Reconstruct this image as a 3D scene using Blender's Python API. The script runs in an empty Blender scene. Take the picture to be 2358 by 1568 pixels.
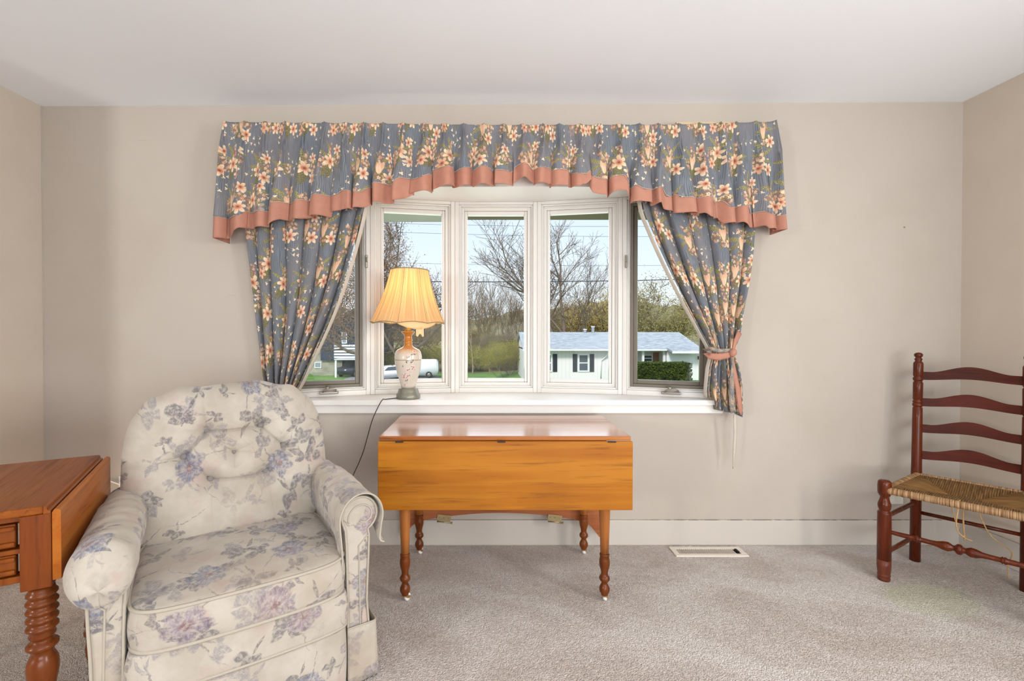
import bpy, bmesh, math, random
from math import sin, cos, pi, radians, sqrt, exp, atan2, hypot
from mathutils import Vector, Matrix

sc = bpy.context.scene
COL = sc.collection
R = radians

# ------------------------------------------------------------------ camera
F_PX = 1060.0
CAM_H = 1.176
WALL_Y = 2.555
cam_d = bpy.data.cameras.new('camera')
cam = bpy.data.objects.new('camera', cam_d); COL.objects.link(cam)
cam_d.sensor_fit = 'HORIZONTAL'; cam_d.sensor_width = 36.0
cam_d.lens = F_PX / 2358 * 36.0
cam.location = (0, 0, CAM_H)
cam.rotation_euler = (R(90) - 10 / F_PX, 0, 0)
cam_d.shift_x = (1179 - 1119) / 2358
cam_d.shift_y = -6 / 2358
cam_d.clip_start = .05; cam_d.clip_end = 2000
sc.camera = cam

# ------------------------------------------------------------------ view, world, lights
sc.view_settings.view_transform = 'Standard'
sc.view_settings.look = 'None'
sc.view_settings.gamma = 1.0
sc.view_settings.exposure = 0.10
sc.view_settings.use_curve_mapping = False
sc.cycles.max_bounces = 10
sc.cycles.diffuse_bounces = 5
sc.cycles.transparent_max_bounces = 12
sc.cycles.sample_clamp_indirect = 6.0
sc.cycles.use_denoising = True

world = bpy.data.worlds.new('sky'); sc.world = world; world.use_nodes = True
wn = world.node_tree; wn.nodes.clear()
w_out = wn.nodes.new('ShaderNodeOutputWorld'); w_bg = wn.nodes.new('ShaderNodeBackground')
w_tc = wn.nodes.new('ShaderNodeTexCoord'); w_sep = wn.nodes.new('ShaderNodeSeparateXYZ')
w_ramp = wn.nodes.new('ShaderNodeValToRGB')
wn.links.new(w_tc.outputs['Generated'], w_sep.inputs[0]); wn.links.new(w_sep.outputs['Z'], w_ramp.inputs[0])
cr = w_ramp.color_ramp
cr.elements[0].position = 0.0; cr.elements[0].color = (.88, .90, .93, 1)
cr.elements[1].position = 1.0; cr.elements[1].color = (.72, .83, 1.0, 1)
e = cr.elements.new(.22); e.color = (.70, .82, .97, 1)
e = cr.elements.new(.08); e.color = (.80, .88, .97, 1)
wn.links.new(w_ramp.outputs[0], w_bg.inputs[0]); w_bg.inputs[1].default_value = 1.12
wn.links.new(w_bg.outputs[0], w_out.inputs[0])

def area(name, loc, rot, sx, sy, power, color=(1, 1, 1)):
    l = bpy.data.lights.new(name, 'AREA'); l.shape = 'RECTANGLE'; l.size = sx; l.size_y = sy
    l.energy = power; l.color = color
    o = bpy.data.objects.new(name, l); COL.objects.link(o); o.location = loc; o.rotation_euler = rot
    return o
# daylight from the window in the right hand wall beside the camera, and an added soft fill lamp behind the camera
area('side_window_daylight', (2.60, 0.0, 1.45), (0, R(90), 0), .8, .7, 46, (1.0, .985, .96))
area('rear_fill_light', (1.0, -2.45, 1.15), (R(112), 0, R(8)), 2.8, 1.8, 136, (.90, .95, 1.0))
area('hall_window_daylight', (-3.75, -2.2, 1.5), (R(92), 0, R(-38)), .35, .5, 60, (1.0, .99, .97))
sun_d = bpy.data.lights.new('hazy_sun', 'SUN'); sun_d.energy = 2.4; sun_d.angle = R(12); sun_d.color = (1.0, .97, .92)
sun = bpy.data.objects.new('hazy_sun', sun_d); COL.objects.link(sun); sun.rotation_euler = (R(50), 0, R(-20)); sun.location = (0, -8, 12)
nl = bpy.data.lights.new('plug_in_night_light', 'POINT'); nl.energy = 1.2; nl.color = (1, .52, .22); nl.shadow_soft_size = .03
nlo = bpy.data.objects.new('plug_in_night_light', nl); COL.objects.link(nlo); nlo.location = (-1.80, 2.40, .30)
area('bow_window_daylight', (0.06, 3.05, 1.45), (R(-90), 0, 0), 2.2, 1.0, 10, (.93, .96, 1.0))

# ------------------------------------------------------------------ object helpers
def tag(o, label=None, cat=None, group=None, kind=None):
    if label: o['label'] = label
    if cat: o['category'] = cat
    if group: o['group'] = group
    if kind: o['kind'] = kind
    return o

def empty(name, loc=(0, 0, 0), rz=0.0, parent=None):
    o = bpy.data.objects.new(name, None); COL.objects.link(o)
    o.location = loc; o.rotation_euler = (0, 0, rz); o.empty_display_size = .1
    if parent: o.parent = parent
    return o

class MB:
    def __init__(s):
        s.v = []; s.f = []; s.uv = []; s.sm = []
    def add(s, verts, faces, uvs=None, smooth=True, M=None):
        n = len(s.v)
        for p in verts:
            p = Vector(p)
            s.v.append(M @ p if M else p)
        for i, f in enumerate(faces):
            s.f.append([a + n for a in f]); s.sm.append(smooth)
            s.uv.append([uvs[a] for a in f] if uvs else None)
        return s
    def box(s, c, d, M=None, bev=0.0, seg=2):
        bm = bmesh.new(); bmesh.ops.create_cube(bm, size=1.0)
        for v in bm.verts:
            v.co = Vector((v.co.x * d[0] + c[0], v.co.y * d[1] + c[1], v.co.z * d[2] + c[2]))
        if bev > 0:
            bmesh.ops.bevel(bm, geom=list(bm.edges), offset=bev, segments=seg, profile=.5, affect='EDGES')
        s.bm(bm, M, smooth=False)
        return s
    def span(s, a, b, M=None, bev=0.0):
        return s.box([(a[i] + b[i]) / 2 for i in range(3)], [abs(b[i] - a[i]) for i in range(3)], M, bev)
    def bm(s, bm, M=None, smooth=False):
        bm.verts.index_update()
        s.add([v.co.copy() for v in bm.verts], [[v.index for v in f.verts] for f in bm.faces], None, smooth, M)
        bm.free()
    def lathe(s, prof, c=(0, 0, 0), seg=24, M=None, cap=True):
        """prof: list of (z, r)"""
        vs = []; fs = []
        for z, r in prof:
            for k in range(seg):
                a = 2 * pi * k / seg
                vs.append((c[0] + r * cos(a), c[1] + r * sin(a), c[2] + z))
        for i in range(len(prof) - 1):
            for k in range(seg):
                k2 = (k + 1) % seg
                fs.append([i * seg + k, i * seg + k2, (i + 1) * seg + k2, (i + 1) * seg + k])
        if cap:
            fs.append(list(range(seg))[::-1]); fs.append([(len(prof) - 1) * seg + k for k in range(seg)])
        uv = [(2 * pi * (i % seg) / seg * .1, prof[i // seg][0]) for i in range(len(vs))]
        return s.add(vs, fs, uv, True, M)
    def tube(s, pts, r, seg=8, M=None, closed=False, cap=True):
        pts = [Vector(p) for p in pts]; n = len(pts)
        rr = r if isinstance(r, (list, tuple)) else [r] * n
        vs = []; fs = []; prev = None
        for i, p in enumerate(pts):
            if closed: t = pts[(i + 1) % n] - pts[i - 1]
            else: t = pts[min(i + 1, n - 1)] - pts[max(i - 1, 0)]
            if t.length < 1e-9: t = Vector((0, 0, 1))
            t.normalize()
            if prev is None:
                u = t.orthogonal().normalized()
            else:
                u = (prev - t * prev.dot(t))
                u = u.normalized() if u.length > 1e-6 else t.orthogonal().normalized()
            prev = u; w = t.cross(u)
            for k in range(seg):
                a = 2 * pi * k / seg
                vs.append(p + (u * cos(a) + w * sin(a)) * rr[i])
        m = n if closed else n - 1
        for i in range(m):
            j = (i + 1) % n
            for k in range(seg):
                k2 = (k + 1) % seg
                fs.append([i * seg + k, i * seg + k2, j * seg + k2, j * seg + k])
        if cap and not closed:
            fs.append(list(range(seg))[::-1]); fs.append([(n - 1) * seg + k for k in range(seg)])
        return s.add(vs, fs, None, True, M)
    def grid(s, f, nu, nv, uvf=None, cu=False, cv=False, M=None, smooth=True):
        """f(a,b) with a,b in 0..1"""
        vs = []; uv = []; fs = []
        for j in range(nv + 1):
            for i in range(nu + 1):
                a = i / nu; b = j / nv
                vs.append(f(a, b)); uv.append(uvf(a, b) if uvf else (a, b))
        w = nu + 1
        for j in range(nv):
            for i in range(nu):
                fs.append([j * w + i, j * w + i + 1, (j + 1) * w + i + 1, (j + 1) * w + i])
        return s.add(vs, fs, uv, smooth, M)
    def prism(s, poly, t0, t1, axis='y', M=None, smooth=False):
        """poly of 2D points; axis y: (x,z), axis z: (x,y), axis x: (y,z)"""
        def P(p, t):
            return {'y': (p[0], t, p[1]), 'z': (p[0], p[1], t), 'x': (t, p[0], p[1])}[axis]
        n = len(poly)
        vs = [P(p, t0) for p in poly] + [P(p, t1) for p in poly]
        fs = [[i, (i + 1) % n, (i + 1) % n + n, i + n] for i in range(n)]
        fs += [list(range(n))[::-1], [i + n for i in range(n)]]
        return s.add(vs, fs, None, smooth, M)
    def build(s, name, mat, parent=None, fixn=True, wn=False):
        me = bpy.data.meshes.new(name)
        me.from_pydata([tuple(v) for v in s.v], [], s.f)
        lay = me.uv_layers.new(name='UVMap')
        for p, us, sm in zip(me.polygons, s.uv, s.sm):
            p.use_smooth = sm
            if us:
                for li, u in zip(p.loop_indices, us): lay.data[li].uv = u
            else:
                nr = p.normal; ax = max(range(3), key=lambda k: abs(nr[k]))
                for li in p.loop_indices:
                    c = me.vertices[me.loops[li].vertex_index].co
                    lay.data[li].uv = ((c.y, c.z), (c.x, c.z), (c.x, c.y))[ax]
        if fixn:
            bm = bmesh.new(); bm.from_mesh(me)
            bmesh.ops.recalc_face_normals(bm, faces=bm.faces); bm.to_mesh(me); bm.free()
        me.update()
        me.materials.append(mat)
        o = bpy.data.objects.new(name, me); COL.objects.link(o)
        if parent: o.parent = parent
        return o

def solidify(o, t, off=0.0):
    m = o.modifiers.new('thickness', 'SOLIDIFY'); m.thickness = t; m.offset = off
    return o
def subsurf(o, l=1):
    m = o.modifiers.new('subdivision', 'SUBSURF'); m.levels = l; m.render_levels = l
    return o

def copy_tree(o, parent=None, root=True):
    c = o.copy(); COL.objects.link(c)
    if parent: c.parent = parent
    for ch in list(o.children): copy_tree(ch, c, False)
    return c

def at(px, py, d):
    """a pixel of the photograph at depth d -> point in the room"""
    return Vector(((px - 1119) * d / F_PX, d, CAM_H - (py - 768) * d / F_PX))

def lerp(a, b, t): return a + (b - a) * t
def interp(tab, x):
    if x <= tab[0][0]: return tab[0][1]
    for (x0, y0), (x1, y1) in zip(tab, tab[1:]):
        if x <= x1: return lerp(y0, y1, (x - x0) / (x1 - x0))
    return tab[-1][1]
def sinterp(tab, x):
    """smooth version"""
    n = len(tab)
    if x <= tab[0][0]: return tab[0][1]
    if x >= tab[-1][0]: return tab[-1][1]
    for i in range(n - 1):
        x0, y0 = tab[i]; x1, y1 = tab[i + 1]
        if x <= x1:
            t = (x - x0) / (x1 - x0)
            def sl(k):
                if k <= 0 or k >= n - 1: return 0 if False else ((tab[min(k+1,n-1)][1] - tab[max(k-1,0)][1]) / (tab[min(k+1,n-1)][0] - tab[max(k-1,0)][0]))
                return (tab[k+1][1] - tab[k-1][1]) / (tab[k+1][0] - tab[k-1][0])
            m0 = sl(i) * (x1 - x0); m1 = sl(i + 1) * (x1 - x0)
            return (2*t**3 - 3*t*t + 1) * y0 + (t**3 - 2*t*t + t) * m0 + (-2*t**3 + 3*t*t) * y1 + (t**3 - t*t) * m1

def smooth01(x): x = max(0, min(1, x)); return x * x * (3 - 2 * x)

# ------------------------------------------------------------------ node language
class S:
    def __init__(s, g, sock): s.g = g; s.k = sock
    def __add__(a, b): return a.g.m('ADD', a, b)
    __radd__ = __add__
    def __sub__(a, b): return a.g.m('SUBTRACT', a, b)
    def __rsub__(a, b): return a.g.m('SUBTRACT', b, a)
    def __mul__(a, b): return a.g.m('MULTIPLY', a, b)
    __rmul__ = __mul__
    def __truediv__(a, b): return a.g.m('DIVIDE', a, b)
    def __neg__(a): return a.g.m('MULTIPLY', a, -1.0)

def srgb(r, g, b):
    def f(c):
        c /= 255.0
        return c / 12.92 if c <= .04045 else ((c + .055) / 1.055) ** 2.4
    return (f(r), f(g), f(b), 1.0)

class G:
    def __init__(s, name):
        s.mat = bpy.data.materials.new(name); s.mat.use_nodes = True
        s.nt = s.mat.node_tree; s.nt.nodes.clear()
        s.out = s.nt.nodes.new('ShaderNodeOutputMaterial')
        s._tc = None
    def node(s, t): return s.nt.nodes.new(t)
    def put(s, sock, v):
        if isinstance(v, S): s.nt.links.new(v.k, sock)
        elif v is not None:
            try: sock.default_value = v
            except Exception:
                sock.default_value = (v, v, v)
    def m(s, op, a, b=None, c=None, clamp=False):
        n = s.node('ShaderNodeMath'); n.operation = op; n.use_clamp = clamp
        s.put(n.inputs[0], a)
        if b is not None: s.put(n.inputs[1], b)
        if c is not None: s.put(n.inputs[2], c)
        return S(s, n.outputs[0])
    def tc(s, which):
        if not s._tc: s._tc = s.node('ShaderNodeTexCoord')
        return S(s, s._tc.outputs[which])
    def sep(s, v):
        n = s.node('ShaderNodeSeparateXYZ'); s.put(n.inputs[0], v)
        return [S(s, n.outputs[i]) for i in range(3)]
    def comb(s, x, y, z=0.0):
        n = s.node('ShaderNodeCombineXYZ')
        for i, a in enumerate((x, y, z)): s.put(n.inputs[i], a)
        return S(s, n.outputs[0])
    def noise(s, v, scale, detail=3, rough=.55, dist=0.0, color=False):
        n = s.node('ShaderNodeTexNoise'); s.put(n.inputs['Vector'], v)
        n.inputs['Scale'].default_value = scale; n.inputs['Detail'].default_value = detail
        n.inputs['Roughness'].default_value = rough; n.inputs['Distortion'].default_value = dist
        return S(s, n.outputs[1 if color else 0])
    def vor(s, v, rnd=1.0, scale=1.0, dim='2D', feature='F1'):
        n = s.node('ShaderNodeTexVoronoi'); n.voronoi_dimensions = dim; n.feature = feature
        s.put(n.inputs['Vector'], v); n.inputs['Scale'].default_value = scale
        n.inputs['Randomness'].default_value = rnd
        return n
    def ss(s, x, a, b, lo=0.0, hi=1.0):
        n = s.node('ShaderNodeMapRange'); n.interpolation_type = 'SMOOTHSTEP'
        s.put(n.inputs['Value'], x); s.put(n.inputs['From Min'], a); s.put(n.inputs['From Max'], b)
        n.inputs['To Min'].default_value = lo; n.inputs['To Max'].default_value = hi
        return S(s, n.outputs['Result'])
    def mix(s, f, a, b, mode='MIX'):
        n = s.node('ShaderNodeMix'); n.data_type = 'RGBA'; n.blend_type = mode
        s.put(n.inputs[0], f); s.put(n.inputs[6], a); s.put(n.inputs[7], b)
        return S(s, n.outputs[2])
    def bump(s, h, strength=.3, dist=.01):
        n = s.node('ShaderNodeBump'); n.inputs['Strength'].default_value = strength
        n.inputs['Distance'].default_value = dist; s.put(n.inputs['Height'], h)
        return S(s, n.outputs[0])
    def bsdf(s, color, rough=.5, metal=0.0, normal=None, spec=None, coat=None, coatr=None, sheen=None, emit=None, es=None):
        n = s.node('ShaderNodeBsdfPrincipled')
        s.put(n.inputs['Base Color'], color); s.put(n.inputs['Roughness'], rough); s.put(n.inputs['Metallic'], metal)
        if normal is not None: s.put(n.inputs['Normal'], normal)
        if spec is not None: s.put(n.inputs['Specular IOR Level'], spec)
        if coat is not None: s.put(n.inputs['Coat Weight'], coat)
        if coatr is not None: s.put(n.inputs['Coat Roughness'], coatr)
        if sheen is not None: s.put(n.inputs['Sheen Weight'], sheen)
        if emit is not None: s.put(n.inputs['Emission Color'], emit); s.put(n.inputs['Emission Strength'], es)
        return S(s, n.outputs[0])
    def shader_mix(s, f, a, b):
        n = s.node('ShaderNodeMixShader'); s.put(n.inputs[0], f); s.put(n.inputs[1], a); s.put(n.inputs[2], b)
        return S(s, n.outputs[0])
    def done(s, sh):
        s.nt.links.new(sh.k, s.out.inputs['Surface']); return s.mat
    # pattern pieces
    def cell(s, x, y, size, rnd=.7, seed=0.0):
        v = s.comb(x * (1.0 / size) + seed, y * (1.0 / size) + seed * 1.7)
        n = s.vor(v, rnd)
        vx, vy, _ = s.sep(v); px, py, _ = s.sep(S(s, n.outputs['Position']))
        c = s.sep(S(s, n.outputs['Color']))
        return vx - px, vy - py, c
    def rot(s, x, y, a):
        c = s.m('COSINE', a); q = s.m('SINE', a)
        return x * c + y * q, y * c - x * q
    def star(s, x, y, n, Rr, phase=0.0, soft=.12, inner=.4):
        r = s.m('SQRT', x * x + y * y); th = s.m('ARCTAN2', y, x)
        w = s.m('ABSOLUTE', s.m('COSINE', th * (n / 2.0) + phase))
        pr = (w * (1 - inner) + inner) * Rr
        return s.ss(pr - r, 0.0, soft * (Rr if not isinstance(Rr, S) else .3)), r, w
    def blade(s, x, y, ang, L, w, curve=0.0):
        u, v = s.rot(x, y, ang)
        t = u * (1.0 / L)
        val = t * (1.0 - t) * (4 * w) - s.m('ABSOLUTE', v - u * u * curve)
        return s.ss(val, 0.0, w * .35)
    def ell(s, x, y, a, b, soft=.25):
        return s.ss(x * x * (1 / a / a) + y * y * (1 / b / b), 1.0, 1.0 - soft)

def mx(*a):
    r = a[0]
    for b in a[1:]: r = r.g.m('MAXIMUM', r, b)
    return r

M = {}
def plain(name, col, rough=.5, metal=0.0, bump=0.0, bs=60, var=0.0, vs=6, spec=None, coat=None):
    g = G(name); c = col; nrm = None
    if var:
        n = g.noise(g.tc('Object'), vs, 4)
        k = 1 - var
        c = g.mix(g.ss(n, .3, .7), tuple(a * k for a in col[:3]) + (1,), col)
    if bump:
        nrm = g.bump(g.noise(g.tc('Object'), bs, 3), bump, .004)
    M[name] = g.done(g.bsdf(c, rough, metal, nrm, spec, coat, .1 if coat else None))
    return M[name]

# walls: warm greige paint with faint roller texture and soft scuffs
def wall_mat(name, col, dark, line=False):
    g = G(name); o = g.tc('Object'); x, y, z = g.sep(o)
    n = g.noise(o, 1.3, 5, .6)
    c = g.mix(g.ss(n, .35, .75), col, dark)
    fine = g.noise(o, 220, 2)
    c = g.mix(g.ss(fine, .3, .7, 0, .05), c, dark)
    if line:
        sm = g.vor(g.comb(x + .3, z), 1.0, .62)
        dd = S(g, sm.outputs['Distance'])
        spot = g.ss(dd, .005, .002)
        c = g.mix(spot * .7, c, srgb(110, 95, 80))
        scuff = g.ss(g.noise(g.comb(x * 1.2, z * 6.0), 5.0, 3), .68, .8)
        c = g.mix(scuff * .14, c, srgb(120, 112, 104))
    M[name] = g.done(g.bsdf(c, .75, 0, g.bump(g.noise(o, 90, 3), .12, .002), .25))
wall_mat('wall_paint', srgb(191, 182, 172), srgb(184, 174, 163), True)
wall_mat('side_wall_paint', srgb(206, 195, 181), srgb(199, 187, 172))
plain('ceiling_paint', srgb(243, 247, 253), .85, bump=.06, bs=120, var=.015, vs=1.2)
plain('trim_white', srgb(236, 234, 230), .38, var=.02, vs=3)
plain('vinyl_white', srgb(220, 217, 212), .32)
plain('bronze_frame', srgb(112, 104, 92), .45, .2)
plain('crank_metal', srgb(150, 143, 132), .35, .6)
plain('brass', srgb(202, 170, 104), .28, .9)
plain('old_brass', srgb(190, 172, 130), .38, .85, var=.15, vs=60)
plain('dark_iron', srgb(58, 46, 38), .5, .6)
plain('porcelain', srgb(240, 240, 238), .12, coat=.4)
plain('pewter', srgb(140, 138, 124), .35, .35)
plain('black_rubber', srgb(30, 28, 27), .5)
plain('white_plastic', srgb(232, 228, 220), .4)
plain('vent_enamel', srgb(226, 217, 205), .4)
plain('vent_dark', srgb(28, 26, 25), .8)
plain('tan_board', srgb(205, 184, 150), .7)

# carpet
g = G('carpet'); o = g.tc('Object'); x, y, z = g.sep(o)
vn_ = g.vor(o, 1.0, 210.0, '3D'); fine = 1.0 - S(g, vn_.outputs['Distance']); tone = g.sep(S(g, vn_.outputs['Color']))[0]; mid = g.noise(o, 60, 3, .6)
big = g.noise(g.comb(x * .9 + y * .5, y * 1.2), 2.2, 5, .6, .6)
c = g.mix(g.ss(big, .36, .66), srgb(192, 178, 167), srgb(222, 214, 208))
c = g.mix(g.ss(tone, .0, 1.0, 0, .42), c, srgb(136, 122, 112))
c = g.mix(g.ss(mid, .40, .62, 0, .22), c, srgb(240, 235, 230))
st = g.noise(g.comb(x, y), 3.3, 2)
dx = x - 2.0; dy = y - 2.02
grn = g.ss(dx * dx * 6.0 + dy * dy * 22.0 + (st - .5) * 1.2, .55, .1)
c = g.mix(grn * .35, c, srgb(186, 192, 138))
b = g.bump(fine * .6 + mid * .6, .8, .012)
M['carpet'] = g.done(g.bsdf(c, .95, 0, b, .1, sheen=.25))

def wood(name, base, dark, light, axis='x', rough=.3, coat=.35, knots=0.0, sc_=1.0, spec=.22):
    g = G(name); o = g.tc('Object'); x, y, z = g.sep(o)
    k = {'x': (.05, 1, 1), 'y': (1, .05, 1), 'z': (1, 1, .05)}[axis]
    v = g.comb(x * k[0], y * k[1], z * k[2])
    n1 = g.noise(v, 60 * sc_, 4, .65, .3)
    n2 = g.noise(v, 14 * sc_, 3, .5, 1.2)
    n3 = g.noise(o, 2.2, 3)
    c = g.mix(g.ss(n2, .32, .68), base, light)
    c = g.mix(g.ss(n1, .5, .75, 0, .75), c, dark)
    c = g.mix(g.ss(n3, .35, .75, 0, .35), c, dark)
    if knots:
        kk = {'x': (.35, 1, 1), 'y': (1, .35, 1), 'z': (1, 1, .35)}[axis]
        vv = g.vor(g.comb(x * kk[0], y * kk[1], z * kk[2]), 1.0, 9.0, '3D')
        d = S(g, vv.outputs['Distance']); h = g.sep(S(g, vv.outputs['Color']))[0]
        c = g.mix(g.ss(d, .13, .04) * g.ss(h, .75, .8) * knots, c, dark)
        sc1 = g.noise(v, 34, 2, .5)
        c = g.mix(g.ss(sc1, .70, .76) * .7, c, tuple(a * .35 for a in dark[:3]) + (1,))
    r = g.ss(n1, .2, .9, rough - .06, rough + .1)
    M[name] = g.done(g.bsdf(c, r, 0, g.bump(n1, .06, .002), spec, coat, .12))
wood('pine_leaf', srgb(160, 94, 16), srgb(104, 52, 10), srgb(176, 112, 26), 'x', .4, .08, .7)
wood('pine_top', srgb(158, 90, 36), srgb(110, 54, 20), srgb(184, 116, 54), 'x', .18, .55, .5, spec=.4)
wood('pine_leg', srgb(160, 94, 42), srgb(106, 54, 22), srgb(176, 110, 52), 'z', .34, .3)
wood('dark_turning', srgb(104, 48, 14), srgb(58, 24, 8), srgb(124, 64, 22), 'z', .32, .12)
wood('rear_board', srgb(160, 92, 54), srgb(124, 66, 38), srgb(174, 106, 66), 'x', .5, .1)
wood('cherry_top', srgb(128, 62, 5), srgb(82, 36, 3), srgb(146, 80, 12), 'y', .36, .04, .0)
wood('cherry_leaf', srgb(160, 80, 5), srgb(90, 40, 8), srgb(166, 96, 24), 'y', .36, .04, .3)
wood('cherry_leg', srgb(108, 48, 6), srgb(60, 24, 4), srgb(130, 66, 12), 'z', .36, .04)
wood('mahogany', srgb(84, 29, 8), srgb(42, 13, 5), srgb(106, 42, 13), 'z', .3, .2)
wood('mahogany_slat', srgb(68, 20, 6), srgb(40, 12, 4), srgb(86, 28, 9), 'x', .45, .0)
wood('mahogany_worn', srgb(96, 44, 28), srgb(62, 26, 16), srgb(116, 60, 40), 'z', .42, .2)

# blue moire drapery with spring flowers (uv in metres)
def drapery(name, seed, sheer=.0, cellsize=.215):
    g = G(name); u, v, _ = g.sep(g.tc('UV'))
    nz = g.noise(g.comb(u, v), 5.0, 2)
    nzb = g.noise(g.comb(u + 3.0, v), 16.0, 2); nx = u + (nz - .5) * .02 + (nzb - .5) * .012; ny = v + (nzb - .5) * .024
    # moire ground
    w1 = g.noise(g.comb(u * 9.0, v * 2.2), 1.6, 2, .5)
    rings = g.m('SINE', u * 1000.0 + w1 * 46.0); moire = g.m('SINE', u * 130.0 + w1 * 40.0)
    col = g.mix(g.ss(rings, -.6, .9, 0, .75), srgb(94, 103, 114), srgb(141, 143, 147))
    col = g.mix(g.ss(moire, -.4, .9, 0, .22), col, srgb(142, 150, 160))
    bl = g.ss(g.noise(g.comb(u * 1.0, v * .35), 6.0, 2), .4, .62)
    col = g.mix(bl * .45, col, srgb(136, 128, 130))
    green = srgb(110, 104, 62); lgreen = srgb(176, 168, 124); dgreen = srgb(78, 76, 48)
    peach = srgb(232, 182, 148); cream = srgb(244, 222, 190); rose = srgb(204, 140, 116); brown = srgb(150, 88, 54)
    # layer of fine snowdrop sprigs
    x3, y3, c3 = g.cell(nx, ny, .042, .8, seed + 5.3)
    msk = g.ss(g.noise(g.comb(u, v), 9.0, 1), .50, .54)
    stem3 = g.blade(x3, y3, c3[0] * 2.2 + .5, .75, .035, .5)
    fl3, r3, w3 = g.star(x3, y3, 3, .23, c3[1] * 3.0, .2, .3)
    col = g.mix(stem3 * msk * .9, col, lgreen); col = g.mix(fl3 * msk, col, cream)
    # big sprigs
    x, y, c = g.cell(nx, ny, cellsize, .55, seed)
    a0 = (c[0] - .5) * 1.4
    L = [g.blade(x, y, a0 + a, l, w, k) for a, l, w, k in
         ((1.9, .52, .075, .9), (1.1, .56, .065, -.9), (2.7, .44, .06, 1.0), (.35, .47, .05, -1.1), (4.4, .52, .07, .7), (5.2, .48, .075, -.8), (3.6, .46, .05, .9))]
    lv = mx(*L)
    vein = g.ss(g.noise(g.comb(x * 4.0 + y * 26.0, y * 3.0 - x * 20.0), 2.2, 2), .4, .6)
    lcol = g.mix(vein, green, lgreen); lcol = g.mix(g.ss(y, .1, -.3) * .5, lcol, dgreen)
    col = g.mix(lv, col, lcol)
    # hyacinth / phlox heads: clusters of small florets
    fx, fy, fc = g.cell(nx, ny, cellsize * .095, .8, seed + 2.2)
    flo, fr, fw = g.star(fx, fy, 5, .5, fc[0] * 3.0, .25, .45)
    xr, yr = g.rot(x - .02, y - .22, a0 + .3)
    clus = mx(g.ell(xr, yr, .085, .27, .5), g.ell(x + .25, y + .08, .17, .15, .5) * g.ss(c[1], .3, .32), g.ell(x - .30, y - .02, .15, .14, .5) * g.ss(c[2], .3, .32), g.ell(x + .0, y + .26, .14, .10, .5) * g.ss(c[0], .5, .52))
    ccol = g.mix(fc[2], rose, cream); ccol = g.mix(g.ss(fr, .16, .08), ccol, rose)
    col = g.mix(clus * flo, col, ccol)
    col = g.mix(clus * (1.0 - flo) * .5, col, srgb(150, 116, 88))
    # tulip body
    tx = x - (c[2] - .5) * .08; ty = y + .04
    ax_, ay_ = g.rot(tx - .045, ty - .03, -.32); bx_, by_ = g.rot(tx + .045, ty - .03, .32)
    tul = mx(g.ell(tx, ty, .075, .15, .2), g.ell(ax_, ay_, .05, .16, .2), g.ell(bx_, by_, .05, .16, .2))
    pet = g.m('ABSOLUTE', g.m('SINE', tx * 46.0 + ty * 8.0))
    tcol = g.mix(pet * .6, peach, cream); tcol = g.mix(g.ss(ty, .0, .12) * .35, tcol, rose)
    ontul = g.ss(c[0], .42, .44)
    col = g.mix(tul * ontul, col, tcol)
    # daffodils, one beside each sprig, and one in the heart of the others
    def daff(col, cx, cy, Rr, ph, on, tint):
        m_, r_, w_ = g.star(cx, cy, 6, Rr, ph, .1, .42)
        dc = g.mix(g.ss(r_, Rr * .9, Rr * .3), tint, peach)
        dc = g.mix(g.ss(w_, .3, .0) * .6, dc, rose)
        dc = g.mix(g.ss(r_, Rr * .36, Rr * .3), dc, rose); dc = g.mix(g.ss(r_, Rr * .2, Rr * .12), dc, brown)
        return g.mix(m_ * on, col, dc)
    col = daff(col, x + .02, y + .02, .20, c[1] * 3.0, 1.0 - ontul, cream)
    col = daff(col, x - .24, y + .24, .18, c[2] * 3.0, g.ss(c[0], .2, .22), cream)
    col = daff(col, x + .22, y + .27, .15, c[0] * 3.0, g.ss(c[1], .6, .62), peach)
    col = daff(col, x - .27, y - .27, .15, c[0] * 5.0, g.ss(c[2], .45, .47), cream)
    weave = g.noise(g.comb(u, v), 900.0, 1)
    nrm = g.bump(weave + rings * .15, .12, .001)
    sh = g.bsdf(col, .62, 0, nrm, .35, sheen=.15)
    if sheer:
        t = g.node('ShaderNodeBsdfTranslucent'); g.put(t.inputs[0], col)
        sh = g.shader_mix(sheer, sh, S(g, t.outputs[0]))
    M[name] = g.done(sh)
drapery('drape_left', 3.1, .14)
drapery('drape_right', 8.4, .10)
drapery('valance_cloth', 12.7, .06)
def cloth(name, col, sheer=.3, rough=.6):
    g = G(name); n = g.noise(g.tc('Object'), 30, 3)
    c = g.mix(g.ss(n, .3, .7), tuple(a * .93 for a in col[:3]) + (1,), col)
    sh = g.bsdf(c, rough, 0, g.bump(g.noise(g.tc('Object'), 500, 1), .1, .001), .3, sheen=.1)
    t = g.node('ShaderNodeBsdfTranslucent'); g.put(t.inputs[0], c)
    M[name] = g.done(g.shader_mix(sheer, sh, S(g, t.outputs[0])))
cloth('peach_band', srgb(212, 154, 132), .3)
cloth('lining', srgb(226, 218, 206), .3)

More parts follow.
